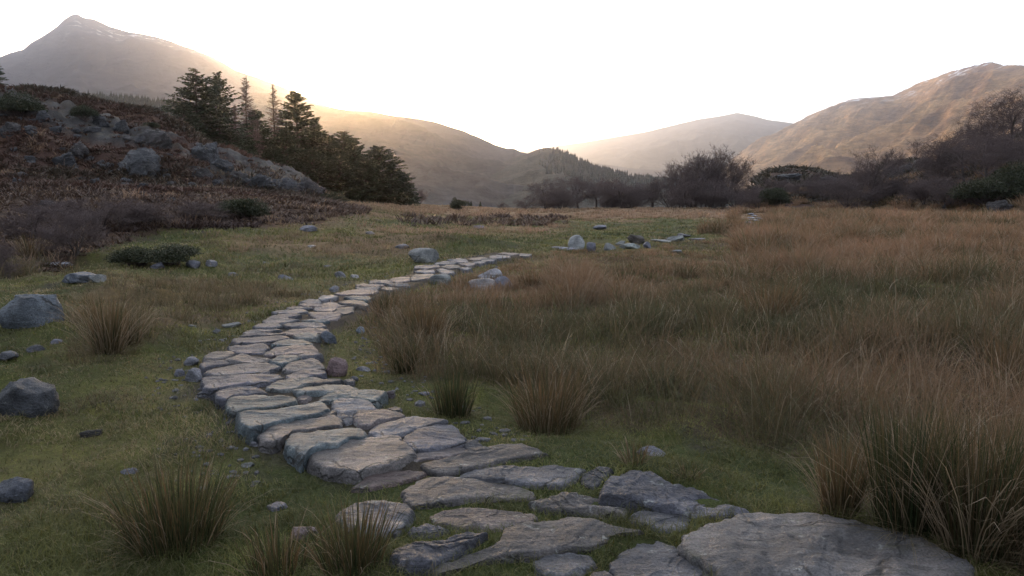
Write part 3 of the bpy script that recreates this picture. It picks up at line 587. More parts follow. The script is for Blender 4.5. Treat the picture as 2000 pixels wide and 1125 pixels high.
def ico(sub):
    import bmesh
    bm = bmesh.new(); bmesh.ops.create_icosphere(bm, subdivisions=sub, radius=1)
    v = np.array([x.co[:] for x in bm.verts]); f = np.array([[w.index for w in p.verts] for p in bm.faces]); bm.free(); return v, f
ICO = {s: ico(s) for s in (2, 3, 4, 5)}
def boulder_mesh(w, d, h, seed, facets=9, rough=0.06, sub=4, flat=0.0, sharp=26):
    rs_ = np.random.RandomState(seed); v, f = ICO[sub]
    nrm = rs_.randn(facets, 3); nrm[:, 2] *= .7; nrm /= np.linalg.norm(nrm, axis=1, keepdims=True)
    cdist = rs_.uniform(.42, .82, facets)
    if flat: nrm[0] = (0.08, -.05, 1); nrm[0] /= np.linalg.norm(nrm[0]); cdist[0] = 1-flat
    dn = np.clip(v@nrm.T, 1e-3, None)/cdist           # plane distances
    rad = 1/np.power(np.sum(np.power(dn, sharp), 1)+1, 1/sharp)
    stp = v[:, 2]*6+2*fbm(v[:, 0], v[:, 1], o=2, seed=seed); rad = rad*(1+rough*.35*(np.abs((stp % 1)-.5)*2-.5))
    rad = rad*(1+rough*1.3*fbm(v[:, 0]*1.7+seed, v[:, 1]*1.7, v[:, 2]*1.7, o=5, seed=seed) + rough*.8*fbm(v[:, 0]*5, v[:, 1]*5, v[:, 2]*5+seed, o=4, seed=seed+3))
    p = v*rad[:, None]
    p = p - (p.max(0)+p.min(0))/2; p = p/((p.max(0)-p.min(0))/2)
    p *= (w/2, d/2, h/2)
    p[:, 2] += h/2
    return p, f
def boulder(name, px, py, wpx, hpx, seed, label, tint=GREY, cat='boulder', rz=0, depth=.8, sink=.18, group=None, mat=None, facets=9, rough=.07, tilt=0, r=None, flat=0.0, sub=4, sharp=26):
    p = ground_hit(px, py) if r is None else None
    dist = math.hypot(p[0], p[1]) if p is not None else r
    if p is None:
        a, e = azel(px, py); p = np.array([r*math.sin(a), r*math.cos(a), 0]); p[2] = float(height(p[0], p[1]))
    k = (p[1]*cp-(p[2]-EYE)*sp_)/F*.99
    w, h = wpx*k, hpx*k
    H = h*(1+sink)+.02
    V, f = boulder_mesh(w, w*depth, H, seed, facets, rough, sub, flat, sharp)
    o = mesh_np(name, V, [f], mat or M_rock)
    o.location = (p[0], p[1]+w*depth*.35, p[2]-h*sink-.02); o.rotation_euler = (0, R(tilt), R(rz)); o.color = (*tint, 1)
    tag(o, label, cat, group); return o
LG = (.20, .205, .195)
bl = [
 ('boulder',825,513,62,28,1,'large rounded grey boulder with flat top left of the path',LG,dict(facets=7,flat=.15)),
 ('boulder',957,549,50,24,2,'pale white rounded boulder among the grass right of the path',WHITE,dict(facets=7)),
 ('boulder',944,568,62,22,3,'low rounded brown boulder in front of the pale white one',BRN,dict(facets=6,sharp=8)),
 ('boulder',985,566,38,26,4,'small dark boulder tucked behind the pale white one',SLATE,{}),
 ('boulder',857,556,46,20,5,'low smooth boulder against the right edge of the path',(.20,.21,.20),dict(facets=6,sharp=8)),
 ('boulder',1124,489,34,30,6,'tall pale boulder leaning right near the path end',(.33,.34,.33),dict(tilt=8,facets=6)),
 ('boulder',1155,491,20,18,7,'pointed dark stone right of the tall pale boulder',SLATE,dict(facets=12)),
 ('boulder',1192,489,24,14,8,'blunt grey stone left of the heap of dark rocks',LG,{}),
 ('boulder',1233,487,42,12,9,'long low pale stone at the foot of the heap of dark rocks',(.30,.32,.30),{}),
 ('boulder',1243,478,36,20,10,'jagged dark brown rock on top of the heap',(.085,.07,.06),dict(facets=16,rough=.2)),
 ('boulder',1214,481,24,10,11,'thin pale tilted stone on the left of the dark heap',LG,dict(tilt=-18)),
 ('boulder',1265,486,18,14,12,'small bluish stone at the right end of the dark heap',SLATE,{}),
 ('boulder',1292,474,46,6,13,'flat pale stone lying in grass beyond the dark heap',LG,{}),
 ('boulder',1322,473,40,12,14,'long pale stone tilted up to the right beyond the heap',LG,dict(tilt=-12)),
 ('boulder',1337,464,26,8,15,'dark rock above the long tilted pale stone',DARK,dict(facets=14)),
 ('boulder',1362,472,34,7,16,'flat grey stone at the right end of the far stones',GREY,{}),
 ('boulder',1100,488,52,6,17,'flat bluish stone lying at the foot of the tall pale boulder',GREY,{}),
 ('boulder',1323,496,22,8,18,'small pale rounded stone alone in the tall grass',LG,{}),
 ('rock',664,543,26,13,19,'black and white pointed rock left of the path',(.16,.16,.17),dict(facets=12)),
 ('rock',692,544,18,7,20,'small white flat rock beside the black and white one',WHITE,{}),
 ('rock',652,572,20,13,21,'small upright grey rock touching the left edge of the path',GREY,{}),
 ('rock',556,547,38,10,22,'flat dark rock with white vein in the left turf',SLATE,{}),
 ('rock',452,540,26,8,23,'low bluish rock in the turf left of the flat dark rock',SLATE,{}),
 ('rock',374,524,30,16,24,'larger bluish rock in the turf below the dark shrub',SLATE,{}),
 ('rock',410,520,24,12,25,'rock at the right foot of the low dark shrub',GREY,{}),
 ('rock',305,526,26,14,26,'blue grey rock at the left foot of the low dark shrub',SLATE,{}),
 ('rock',186,552,34,16,27,'pale rock beside the long dark tilted slab on the left bank',LG,{}),
 ('rock',150,556,70,20,28,'long dark tilted slab of rock on the left bank',(.10,.11,.13),dict(tilt=8,flat=.3)),
 ('rock',108,520,46,7,29,'thin flat stone in the shadow of the left heather bank',GREY,{}),
 ('boulder',42,642,112,64,30,'large blue grey block of rock at the left edge, upper one',(.115,.13,.145),dict(facets=6,flat=.35,sharp=60,sink=.5,rough=.12)),
 ('boulder',20,815,120,62,31,'large dark angular boulder at the left edge, middle one',(.055,.058,.064),dict(facets=6,flat=.3,tilt=10,sharp=60,sink=.5,rough=.12)),
 ('boulder',12,984,84,40,32,'blue grey boulder cut by the left edge, lowest one',(.085,.09,.105),dict(facets=6,flat=.3,sharp=60,sink=.5,rough=.12)),
 ('rock',6,706,40,18,33,'small dark rock at the left edge between two big ones',DARK,{}),
 ('rock',62,690,36,12,34,'low mossy rock in the left turf',DARK,{}),
 ('rock',108,672,26,9,35,'low purple grey rock in the left turf behind the mossy one',SLATE,{}),
 ('rock',450,640,36,10,36,'pale flat rock beside the path on the left bank',LG,{}),
 ('rock',420,652,18,8,37,'small dark round rock left of the pale flat one',DARK,{}),
 ('rock',374,640,15,6,38,'tiny pale rock in the turf further left',LG,{}),
 ('rock',656,738,44,36,39,'reddish cube shaped rock on the right edge of the path',(.21,.145,.14),dict(facets=6,flat=.2,sharp=30)),
 ('rock',641,672,34,24,40,'dark blue jagged rock right of the path',(.12,.135,.16),dict(facets=12)),
 ('rock',703,652,17,13,41,'small pale blue rock in the turf right of the path',(.25,.29,.33),{}),
 ('rock',708,726,30,8,42,'flat grey rock in the turf right of the reddish cube',GREY,{}),
 ('rock',690,745,18,9,43,'small dark rock next to the layered slab edge',DARK,{}),
 ('rock',827,775,24,6,44,'small flat purple rock in the turf before the rush clump',SLATE,{}),
 ('rock',762,779,22,14,45,'dark rock against the ragged pale greenish slab',(.12,.10,.10),{}),
 ('rock',942,866,34,7,46,'dark low rock in the grass above the long tapering slab',DARK,{}),
 ('rock',1274,892,58,11,47,'low purplish slab of rock hidden in grass on the right',SLATE,{}),
 ('rock',376,748,38,26,48,'squarish rock propping the left edge of the path',GREY,dict(facets=7)),
 ('rock',348,738,22,14,49,'small rock piled at the left side of the path, outermost',SLATE,{}),
 ('rock',372,716,30,16,50,'rock in the small pile left of the path',GREY,{}),
 ('rock',402,776,36,11,51,'dark flat rock at the foot of the left path edge',DARK,{}),
 ('rock',495,872,22,9,52,'small grey rock under the rough brown grey slab',GREY,{}),
 ('rock',482,915,28,8,53,'small pale rock in the turf near the thick rounded stone',LG,{}),
 ('rock',538,1002,44,10,54,'grey rock lying in turf between the two front rush clumps',SLATE,{}),
 ('rock',590,1056,56,24,55,'reddish rock hidden behind the front rush blades',(.26,.20,.19),{}),
 ('rock',176,855,42,11,56,'clod of dark earth and dry stalks on the left turf',(.03,.026,.022),dict(facets=16,rough=.25)),
 ('rock',250,928,34,8,57,'flat grey rock behind the left front rush clump',SLATE,{}),
 ('rock',608,484,18,5,58,'tiny white rock on the far left turf',WHITE,{}),
 ('rock',600,452,34,12,59,'grey rock at the edge of the far turf',SLATE,{}),
 ('rock',722,458,20,6,60,'low brown rock among the tan grass',BRN,{}),
 ('rock',785,486,34,9,61,'low pale rock behind the large rounded grey boulder',GREY,{}),
 ('rock',936,447,24,7,62,'small purplish rock in the far tan grass',SLATE,{}),
 ('rock',1172,448,28,8,63,'blue grey rock on the far mossy turf',SLATE,{}),
 ('rock',520,516,20,5,64,'tiny pale rock in the centre of the left turf',LG,{}),
 ('rock',640,522,16,4,65,'tiny grey rock behind the black and white rock',GREY,{}),
]
for nm, px, py, w, h, sd_, lab, tint, kw in bl:
    boulder(nm, px, py, w, h, sd_, lab, tint, cat=nm, group='loose rocks around the path', **kw)
crags = [
 (130,326,56,30,70,'lower block of the stacked pale rocks on the knoll',dict(flat=.2)),(146,306,44,34,71,'upper block of the stacked pale rocks on the knoll',{}),
 (262,346,92,60,72,'biggest rounded crag in the middle of the knoll',dict(facets=10,rough=.2)),(84,240,30,24,73,'upright block on the knoll skyline',{}),
 (16,264,44,26,74,'split pale rock at the left end of the knoll',{}),(232,258,36,24,75,'grey crag near the knoll skyline above the biggest crag',{}),
 (190,246,40,24,76,'crumbly outcrop on the skyline in the middle of the knoll',dict(rough=.32)),(280,290,90,36,77,'cracked outcrop right above the biggest crag',dict(rough=.32,facets=14)),
 (383,312,64,44,78,'slanting crag on the right slope of the knoll under the spruces',dict(tilt=25)),(432,330,44,22,79,'brown crag right of the slanting crag',{}),
 (395,348,48,20,80,'broken scree rock below the slanting crag',dict(facets=14)),(500,372,70,34,81,'lumpy outcrop near the right foot of the knoll',dict(rough=.32)),
 (548,372,60,26,82,'outcrop between the lumpy one and the last one on the right',dict(rough=.32)),(598,378,54,30,83,'last outcrop at the right foot of the knoll',dict(tilt=15)),
 (240,368,34,12,84,'low pale rock at the foot of the knoll, left of a pair',{}),(275,370,26,12,85,'low pale rock at the foot of the knoll, right of a pair',{}),
 (330,362,22,9,86,'small pale rock at the knoll foot below the biggest crag',{}),(378,366,26,11,87,'small dark rock at the knoll foot further right',{}),
 (92,406,56,14,88,'pale craggy rock in the heather on the left',{}),(28,350,40,14,89,'grey rock in the grass at the left end of the knoll foot',{}),
 (66,268,20,14,90,'small rock in the bracken between the split rock and skyline',{}),(106,262,22,16,91,'small dark crag below the upright block',{}),
 (462,352,50,20,92,'reddish outcrop left of the lumpy outcrop',dict(rough=.32)),(335,392,18,7,93,'tiny grey rock in the brown heather',{}),(158,354,22,8,94,'small rock at the knoll foot below the stacked rocks',{}),
 (1958,414,56,22,95,'pale craggy rock at the right edge under the trees',{}),(1855,405,24,14,96,'small pale rock under the right trees',{}),
 (1905,372,26,14,97,'rock on the wooded slope left of the right edge',{}),(1800,330,44,22,98,'grey crag showing above the right wood',{}),
 (1545,356,60,18,99,'broad dark crag on the low rocky hill',dict(rough=.32)),(1625,364,50,20,100,'smaller dark crag on the low rocky hill',dict(rough=.32)),(1760,345,56,26,101,'grey slabby crag between the birches',dict(rough=.32)),
]
for px, py, w, h, sd_, lab, kw in crags:
    kw = dict(dict(depth=.7, sink=.6, facets=16, rough=.2, sub=5, sharp=40), **kw)
    boulder('crag', px, py, w, h, sd_, lab, tint=[(.098,.098,.102),(.075,.075,.080),(.092,.082,.079)][sd_ % 3], cat='crag', group='crags on the hillsides', mat=M_crag, **kw)
rk = random.Random(4)
for k in range(34):
    px = rk.uniform(0, 610); lo = float(np.interp(px, [0, 300, 480, 610], [215, 262, 340, 375])); py = rk.uniform(lo+8, 372)
    w = rk.uniform(14, 34)
    boulder('crag', px, py, w, w*rk.uniform(.35, .6), 300+k, 'small grey rock showing through the bracken of the knoll', tint=(.09, .088, .092), cat='crag', group='small rocks scattered over the knoll', mat=M_crag, depth=.7, sink=.4, facets=14, rough=.3, sub=4, sharp=40, rz=rk.uniform(0, 90))
# far bend of the path
for k, (px, py, w) in enumerate([(1466,436,18),(1478,432,22),(1470,427,14),(1484,428,14),(1474,423,12),(1468,420,12)]):
    boulder('flagstone', px, py, w, 3, 200+k, 'flat pale stone of the distant path bend where it enters the trees', (.22,.22,.24), cat='flagstone', group='stones of the distant path bend', depth=1.6, flat=.3, sub=3)

# gravel and rubble
def gravel(n, seed):
    rs_ = np.random.RandomState(seed); v, f = ICO[2]; v, f = ico(1); VV = []; FF = []; CC = []; k = 0
    while k < n:
        i = rs_.randint(len(CL)-1); t = rs_.rand(); side = rs_.choice([-1, 1]); off = rs_.uniform(.6, 1.0)+abs(rs_.randn())*.13
        a, b = CL[i], CL[i+1]; d = (b-a)/np.linalg.norm(b-a); p = a+(b-a)*t+np.array([-d[1], d[0]])*side*off
        s = rs_.uniform(.008, .026)*(1 if off < 1 else .7)*(1.8 if rs_.rand() < .06 else 1)
        q = v*(s*rs_.uniform(.6, 1.4), s*rs_.uniform(.6, 1.3), s*rs_.uniform(.35, .8))*(1+.3*rs_.rand(len(v), 1)); an = rs_.rand()*6.3
        q = np.column_stack([q[:, 0]*math.cos(an)-q[:, 1]*math.sin(an), q[:, 0]*math.sin(an)+q[:, 1]*math.cos(an), q[:, 2]])
        VV.append(q+np.array([p[0], p[1], float(height(p[0], p[1]))+s*.1])); FF.append(f+len(v)*k); g = rs_.uniform(.04, .11); CC.append(np.tile((g, g*.97, g*1.02), (len(v), 1))); k += 1
    return np.vstack(VV), np.vstack(FF), np.vstack(CC)
Mg = Mat('gravel', .8, .3); Mg.base(Mg.mix(Mg.attr(), Mg.ramp(Mg.noise(40, 4), [(.3, .6), (.7, 1.3)]), .8, 'MULTIPLY'))
V, f, c = gravel(700, 5)
tag(mesh_np('gravel', V, [f], Mg.m, col=c, smooth=False), 'small loose stones and gravel strewn along both edges of the raised path', 'gravel', kind='stuff')

# ------------------------------------------------------------------ blades
def blades(base, hgt, wid, lean, ldir, curve, c0, c1, levels=3):
    """ribbons: base (n,3), colours c0 (bottom) c1 (tip)"""
    n = len(base); ld = np.stack([np.cos(ldir), np.sin(ldir), np.zeros(n)], 1)
    wa = RS.rand(n)*6.283; wv = np.stack([np.cos(wa), np.sin(wa), np.zeros(n)], 1)
    V = np.zeros((n, levels*2+1, 3), np.float32); C = np.zeros((n, levels*2+1, 3), np.float32)
    for k in range(levels+1):
        t = k/levels
        bend = lean*t + curve*t*t
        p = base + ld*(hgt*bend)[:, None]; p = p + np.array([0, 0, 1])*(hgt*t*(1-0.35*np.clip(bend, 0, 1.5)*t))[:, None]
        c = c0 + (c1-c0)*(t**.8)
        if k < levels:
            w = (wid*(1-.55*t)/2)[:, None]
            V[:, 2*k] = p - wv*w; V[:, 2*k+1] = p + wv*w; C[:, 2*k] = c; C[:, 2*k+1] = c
        else: V[:, 2*k] = p; C[:, 2*k] = c
    m = levels*2+1; o = (np.arange(n)*m)[:, None]
    qs = [o + np.array([[2*k, 2*k+1, 2*k+3, 2*k+2]]) for k in range(levels-1)]
    tr = o + np.array([[2*levels-2, 2*levels-1, 2*levels]])
    return V.reshape(-1, 3), ([np.vstack(qs)] if qs else []) + [tr], C.reshape(-1, 3)
def polar(n, r0, r1, a0, a1, ex):
    """density falls with distance: r^-ex per area"""
    u = RS.rand(n)
    if abs(ex-2) < 1e-3: r = r0*(r1/r0)**u
    else: k = 2-ex; r = (r0**k + u*(r1**k-r0**k))**(1/k)
    a = R(a0)+RS.rand(n)*(R(a1)-R(a0)); return r*np.sin(a), r*np.cos(a)
PB = [(P, P.min(0), P.max(0)) for P, *_ in PATH]
def on_stone(x, y):
    m = np.zeros(x.shape, bool)
    for P, lo, hi in PB:
        b = (x > lo[0]) & (x < hi[0]) & (y > lo[1]) & (y < hi[1])
        if b.any():
            idx = np.where(b)[0]; m[idx] |= inpoly(x[idx], y[idx], P)
    return m
def mixc(a, b, t): return np.asarray(a)[None]*(1-t[:, None]) + np.asarray(b)[None]*t[:, None]
def choose(cols, n, p=None):
    return np.array(cols)[RS.choice(len(cols), n, p=p)]

# short turf
def turf(n):
    x, y = polar(n, 1.6, 60, -40, 40, 2.0)
    Zd = zones(x, y); pd = path_d(x, y)
    keep = ~on_stone(x, y) & ~(Zd['knoll']) & (RS.rand(n) > rast(R_SOIL, x, y)*1.1) & ~(Zd['heath'])
    bare = fbm(x*1.3, y*1.3, o=3, seed=77) > .28
    keep &= ~(bare & (RS.rand(n) < .7) & ~Zd['meadow'])
    x, y = x[keep], y[keep]; n = len(x); r = np.hypot(x, y)
    z = height(x, y)
    g = np.clip(.5+.9*fbm(x*.5, y*.5, o=3, seed=61)+.25*RS.randn(n), 0, 1)
    slab = sm(5.5, 3.5, r)
    vv = np.clip(1+.75*fbm(x*1.9, y*1.9, o=3, seed=65), .45, 1.5)[:, None]
    hgt = (.016+.026*RS.rand(n)+.07*np.clip(fbm(x*1.1, y*1.1, o=3, seed=63), 0, 1))*(1+.25*slab)*np.clip(r/8, .9, 2.2)
    hgt = hgt*(1+1.1*rast(R_EDGE, x, y)*RS.rand(n))
    wid = np.maximum(.0022, r*.0009)
    dry = (RS.rand(n) < np.clip(.18+1.2*fbm(x*.3, y*.3, o=4, seed=64)+.25*sm(10, 20, r), .04, .85))
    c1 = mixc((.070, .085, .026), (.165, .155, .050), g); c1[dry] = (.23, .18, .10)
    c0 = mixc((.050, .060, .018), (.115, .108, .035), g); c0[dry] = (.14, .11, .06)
    return blades(np.stack([x, y, z-.004], 1), hgt, wid, RS.rand(n)*1.1, RS.rand(n)*6.28, RS.rand(n)*.6, c0*vv, c1*vv, 2)
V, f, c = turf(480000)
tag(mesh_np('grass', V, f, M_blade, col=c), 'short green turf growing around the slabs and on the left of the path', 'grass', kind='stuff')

# tall tussocky grass
def tussocks(nc, zonekey, r0, r1, a0, a1, ex, nb, hs, cols, name, label, dens=1.0, hmul=None, spread=.16, seed=0):
    x, y = polar(nc, r0, r1, a0, a1, ex)
    Zd = zones(x, y); m = np.zeros(nc, bool)
    for k in zonekey: m |= Zd[k]
    m &= ~on_stone(x, y) & (path_d(x, y) > .95)
    patch = fbm(x*.45, y*.45, o=4, seed=90+seed, g=.7)
    m &= (RS.rand(nc) < np.clip(dens*(.75+patch*1.5), .12, 1))
    x, y, patch = x[m], y[m], patch[m]; r = np.hypot(x, y); nc = len(x)
    H = (hs[0]+(hs[1]-hs[0])*np.clip(.42+1.0*fbm(x*.42, y*.42, o=4, seed=55, g=.65)+.18*RS.randn(nc), 0, 1))
    H = H*(0.6+0.4*sm(3, 9, r)+.25*sm(R(8), R(25), np.arctan2(x, y))) if hmul is None else H*hmul(x, y, r)
    fx_, fy_ = flatpx(x, y)
    H = H*(1-.78*((fx_ > 1040) & (fx_ < 1440) & (fy_ > 470))*(1-sm(505, 580, fy_)))*(1-.7*((fx_ > 790) & (fx_ < 1080) & (fy_ > 498))*(1-sm(580, 625, fy_)))
    H = np.where((fx_ > 1440) & (fx_ < 1500) & (fy_ > 418) & (fy_ < 452), H*.15, H)
    idx = np.repeat(np.arange(nc), nb); n = len(idx)
    sp = spread*(1+r[idx]*.02)*np.sqrt(RS.rand(n)); a = RS.rand(n)*6.283
    bx = x[idx]+sp*np.cos(a); by = y[idx]+sp*np.sin(a)
    ok = ~on_stone(bx, by); idx, sp, a, bx, by = idx[ok], sp[ok], a[ok], bx[ok], by[ok]; n = len(idx)
    bz = height(bx, by)-.01
    h = H[idx]*RS.uniform(.45, 1.1, n)
    wind = .25*fbm(bx*.2, by*.2, o=2, seed=66)
    ld = a + RS.randn(n)*1.1
    cc = cols(bx, by, n, idx)
    wid = np.maximum(.0024, np.hypot(bx, by)*.0007)*RS.uniform(.7, 1.3, n)
    lean = .04+sp/spread*.25*RS.rand(n)+.16*np.abs(RS.randn(n))+.9*(RS.rand(n) < .05)*RS.rand(n)
    V, f, c = blades(np.stack([bx, by, bz], 1), h, wid, lean+wind*.2, ld, RS.rand(n)**2*.9, cc[0], cc[1], 3)
    return tag(mesh_np(name, V, f, M_blade, col=c), label, 'grass', kind='stuff')
def meadow_cols(x, y, n, idx):
    r = np.hypot(x, y)
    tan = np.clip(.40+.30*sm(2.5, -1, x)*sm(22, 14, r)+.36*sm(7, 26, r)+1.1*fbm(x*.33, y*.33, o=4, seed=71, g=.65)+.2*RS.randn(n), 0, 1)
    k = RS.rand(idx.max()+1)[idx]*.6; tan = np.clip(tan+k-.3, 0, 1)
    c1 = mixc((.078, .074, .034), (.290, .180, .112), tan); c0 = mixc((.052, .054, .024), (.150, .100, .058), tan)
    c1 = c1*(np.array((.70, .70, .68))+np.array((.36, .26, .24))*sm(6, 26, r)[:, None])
    pale = RS.rand(n) < .06; c1[pale] = (.36, .29, .21)
    grn = RS.rand(n) < .14*(1-tan); c1[grn] = (.075, .095, .038)
    return c0, c1
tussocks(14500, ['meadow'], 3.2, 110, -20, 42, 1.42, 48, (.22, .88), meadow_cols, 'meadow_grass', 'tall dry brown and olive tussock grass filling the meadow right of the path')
def band_cols(x, y, n, idx):
    t = np.clip(.6+.7*fbm(x*.3, y*.3, o=3, seed=72)+.2*RS.randn(n), 0, 1)
    return mixc((.11, .08, .045), (.20, .125, .085), t), mixc((.20, .15, .085), (.38, .245, .165), t)
tussocks(2600, ['far', 'tan'], 14, 112, -22, 16, 1.1, 30, (.15, .5), band_cols, 'moor_grass', 'short tan moor grass across the far field before the trees', hmul=lambda x, y, r: .6+.5*sm(25, 60, r), spread=.2, seed=4)
tussocks(1500, ['heath'], 12, 48, -40, -8, 1.1, 26, (.15, .5), band_cols, 'straw_grass', 'tan moor grass growing through the heather on the left', hmul=lambda x, y, r: np.ones_like(x), spread=.2, dens=.35, seed=9)
tussocks(1900, ['mid', 'left'], 5, 30, -42, -10, 1.3, 36, (.15, .45), lambda x, y, n, i: (mixc((.04, .045, .02), (.10, .07, .04), RS.rand(n)), mixc((.09, .08, .035), (.22, .15, .09), RS.rand(n))), 'rough_grass', 'rough olive and straw grass on the left bank', hmul=lambda x, y, r: np.ones_like(x), spread=.14, seed=7)
# scattered straw and longer tufts in the turf
def sparse(n):
    x, y = polar(n, 2, 40, -38, 30, 1.9); Zd = zones(x, y); nn = fbm(x*.8, y*.8, o=3, seed=15)
    m = ~on_stone(x, y) & (path_d(x, y) > .8) & ~Zd['knoll'] & (nn > .05); x, y = x[m], y[m]; n = len(x); r = np.hypot(x, y)
    t = RS.rand(n); c1 = mixc((.06, .08, .025), (.20, .17, .09), t**2); c0 = mixc((.04, .05, .018), (.10, .085, .045), t)
    return blades(np.stack([x, y, height(x, y)-.005], 1), .05+.10*RS.rand(n), np.maximum(.0022, r*.0006), .3+RS.rand(n)*1.2, RS.rand(n)*6.28, RS.rand(n)*.9, c0, c1, 3)
V, f, c = sparse(26000)
tag(mesh_np('long_grass', V, f, M_blade, col=c), 'longer loose grass blades and straw scattered through the turf', 'grass', kind='stuff')

# heather and bracken: short bushy sprays
def sprays(n, key, r0, r1, a0, a1, ex, size, cols, name, label, cond=None, per=16):
    x, y = polar(n, r0, r1, a0, a1, ex); Zd = zones(x, y); m = Zd[key] if key else np.ones(n, bool)
    if cond is not None: m = m & cond(x, y)
    m &= (path_d(x, y) > 1.2) & (RS.rand(n) > craggy(x, y)*.9)
    x, y = x[m], y[m]; n = len(x); r = np.hypot(x, y)
    idx = np.repeat(np.arange(n), per); N_ = len(idx)
    hh = size*(.5+.8*RS.rand(n)+.9*np.clip(fbm(x*.25, y*.25, o=2, seed=81), -.4, .6))
    a = RS.rand(N_)*6.283; rad = np.sqrt(RS.rand(N_))*hh[idx]*.8
    bx = x[idx]+rad*np.cos(a); by = y[idx]+rad*np.sin(a); z = height(x, y)[idx] + RS.rand(N_)*hh[idx]*.35*(1-(rad/hh[idx]))
    c = cols(bx, by, N_, idx)
    V, f, cc = blades(np.stack([bx, by, z], 1), hh[idx]*RS.uniform(.5, 1, N_), np.maximum(.012, r[idx]*.0014), .3+RS.rand(N_)*.9, a+RS.randn(N_)*.5, RS.rand(N_)*.6, c[0], c[1], 2)
    return tag(mesh_np(name, V, f, M_leaf, col=cc), label, 'undergrowth', kind='stuff')
def hc(x, y, n, idx):
    t = np.clip(.5+.9*fbm(x*.12, y*.12, o=3, seed=83)+.25*RS.randn(n), 0, 1)
    return mixc((.030, .020, .020), (.07, .045, .03), t), mixc((.060, .036, .034), (.14, .085, .055), t)
def bc(x, y, n, idx):
    t = np.clip(.5+1.1*fbm(x*.16, y*.16, o=3, seed=84)+.25*RS.randn(n), 0, 1)
    c0, c1 = mixc((.035, .030, .020), (.075, .040, .030), t), mixc((.062, .054, .034), (.125, .064, .048), t)
    return c0, c1
sprays(9500, 'heath', 9, 60, -42, -8, 1.2, .24, hc, 'heather', 'dark purplish brown heather on the left below the rocky knoll', cond=lambda x, y: np.hypot(x, y) < 42)
sprays(17000, None, 36, 80, -44, -12.5, .6, .30, bc, 'bracken', 'reddish brown dead bracken covering the rocky knoll')
sprays(3200, None, 72, 165, 14.5, 42, .8, .8, lambda x, y, n, i: (mixc((.03, .028, .018), (.05, .04, .025), RS.rand(n)), mixc((.045, .042, .026), (.09, .065, .045), RS.rand(n))), 'undergrowth', 'dark brush and bracken under the trees on the right slope', cond=lambda x, y: height(x, y) > .9)
sprays(900, None, 30, 75, -12, 8, .6, .38, hc, 'dark_heather', 'dark heather band across the far field', cond=lambda x, y: (np.abs(flatpx(x, y)[1]-433-6*fbm(x*.2, y*.2, o=2, seed=8)) < 7) & (flatpx(x, y)[0] > 790) & (flatpx(x, y)[0] < 1110))

# ------------------------------------------------------------------ rush clumps (each one a thing)
def rush(px, py, wpx, hpx, nb, label, tanf=.5, green=.5, up=.25, dead=.15, seed=0):
    global RS
    keep = RS; RS = np.random.RandomState(300+seed); nb = int(nb*.62)
    p = ground_hit(px, py); dist = math.hypot(p[0], p[1]); k = (p[1]*cp-(p[2]-EYE)*sp_)/F
    w, h = wpx*k, hpx*k
    nr_ = RS.rand(nb)**.6; a = RS.rand(nb)*6.283; rad = nr_*w*.34
    b = np.stack([rad*np.cos(a), rad*np.sin(a), np.full(nb, -.03)], 1)
    b[:, 2] += height(p[0]+b[:, 0], p[1]+b[:, 1]) - p[2]
    hh = h*RS.uniform(.5, 1.08, nb)
    t = np.clip(tanf+.32*RS.randn(nb), 0, 1)
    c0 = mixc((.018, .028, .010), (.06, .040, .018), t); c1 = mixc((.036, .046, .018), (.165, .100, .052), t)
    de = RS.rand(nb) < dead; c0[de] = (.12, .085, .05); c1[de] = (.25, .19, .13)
    wid = np.maximum(.0052, dist*.0009)*RS.uniform(.7, 1.2, nb)
    lean = (up*nr_*RS.uniform(.3, 1.2, nb)) + .02
    lean[de] += .35*RS.rand(int(de.sum()))
    curve = .02+.12*RS.rand(nb)**3; curve[de] += .5*RS.rand(int(de.sum()))
    root = empty('rush_clump', p); tag(root, label, 'rush clump', 'rush clumps')
    live = ~de
    for nm, mk, lv in (('stems', live, 4), ('dead_stems', de, 4)):
        if mk.sum() < 3: continue
        V, f, c = blades(b[mk], hh[mk], wid[mk], lean[mk], (a+RS.randn(nb)*.35)[mk], curve[mk], c0[mk], c1[mk], lv)
        mesh_np(nm, V, f, M_blade, parent=root, col=c)
    # dried thatch round the foot
    n = nb//3; a = RS.rand(n)*6.283; rad = np.sqrt(RS.rand(n))*w*.48
    b = np.stack([rad*np.cos(a), rad*np.sin(a), np.zeros(n)], 1); b[:, 2] = height(p[0]+b[:, 0], p[1]+b[:, 1])-p[2]
    V, f, c = blades(b, h*RS.uniform(.08, .34, n), np.maximum(.003, dist*.0006)*np.ones(n), .7+RS.rand(n), a, RS.rand(n), mixc((.05, .045, .02), (.13, .10, .06), RS.rand(n)), mixc((.07, .07, .03), (.24, .18, .11), RS.rand(n)), 3)
    mesh_np('thatch', V, f, M_blade, parent=root, col=c)
    RS = keep
    return root
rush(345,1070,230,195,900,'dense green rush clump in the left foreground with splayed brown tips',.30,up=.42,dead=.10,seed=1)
rush(545,1120,150,130,300,'thin straggly rush clump at the bottom edge, left of the blade fan before the slabs',.45,up=.4,dead=.2,seed=2)
rush(690,1118,150,165,460,'dark fan of thin rush blades in front of the foreground stones',.38,up=.42,dead=.12,seed=3)
rush(885,812,95,112,520,'dark green rush clump on the turf right of the path, leftmost of two',.12,up=.3,dead=.06,seed=4)
rush(1070,842,165,150,900,'pale straw topped rush clump right of the dark green one',.62,up=.32,dead=.3,seed=5)
rush(830,672,100,100,800,'tall brown rush clump where the meadow meets the path',.75,up=.3,dead=.25,seed=6)
rush(790,728,50,80,300,'small green rush tuft at the meadow edge below the tall brown clump',.25,up=.2,dead=.1,seed=7)
rush(1235,912,60,66,110,'sparse low rush tuft in the turf above the long smooth slab',.5,up=.6,dead=.4,seed=8)
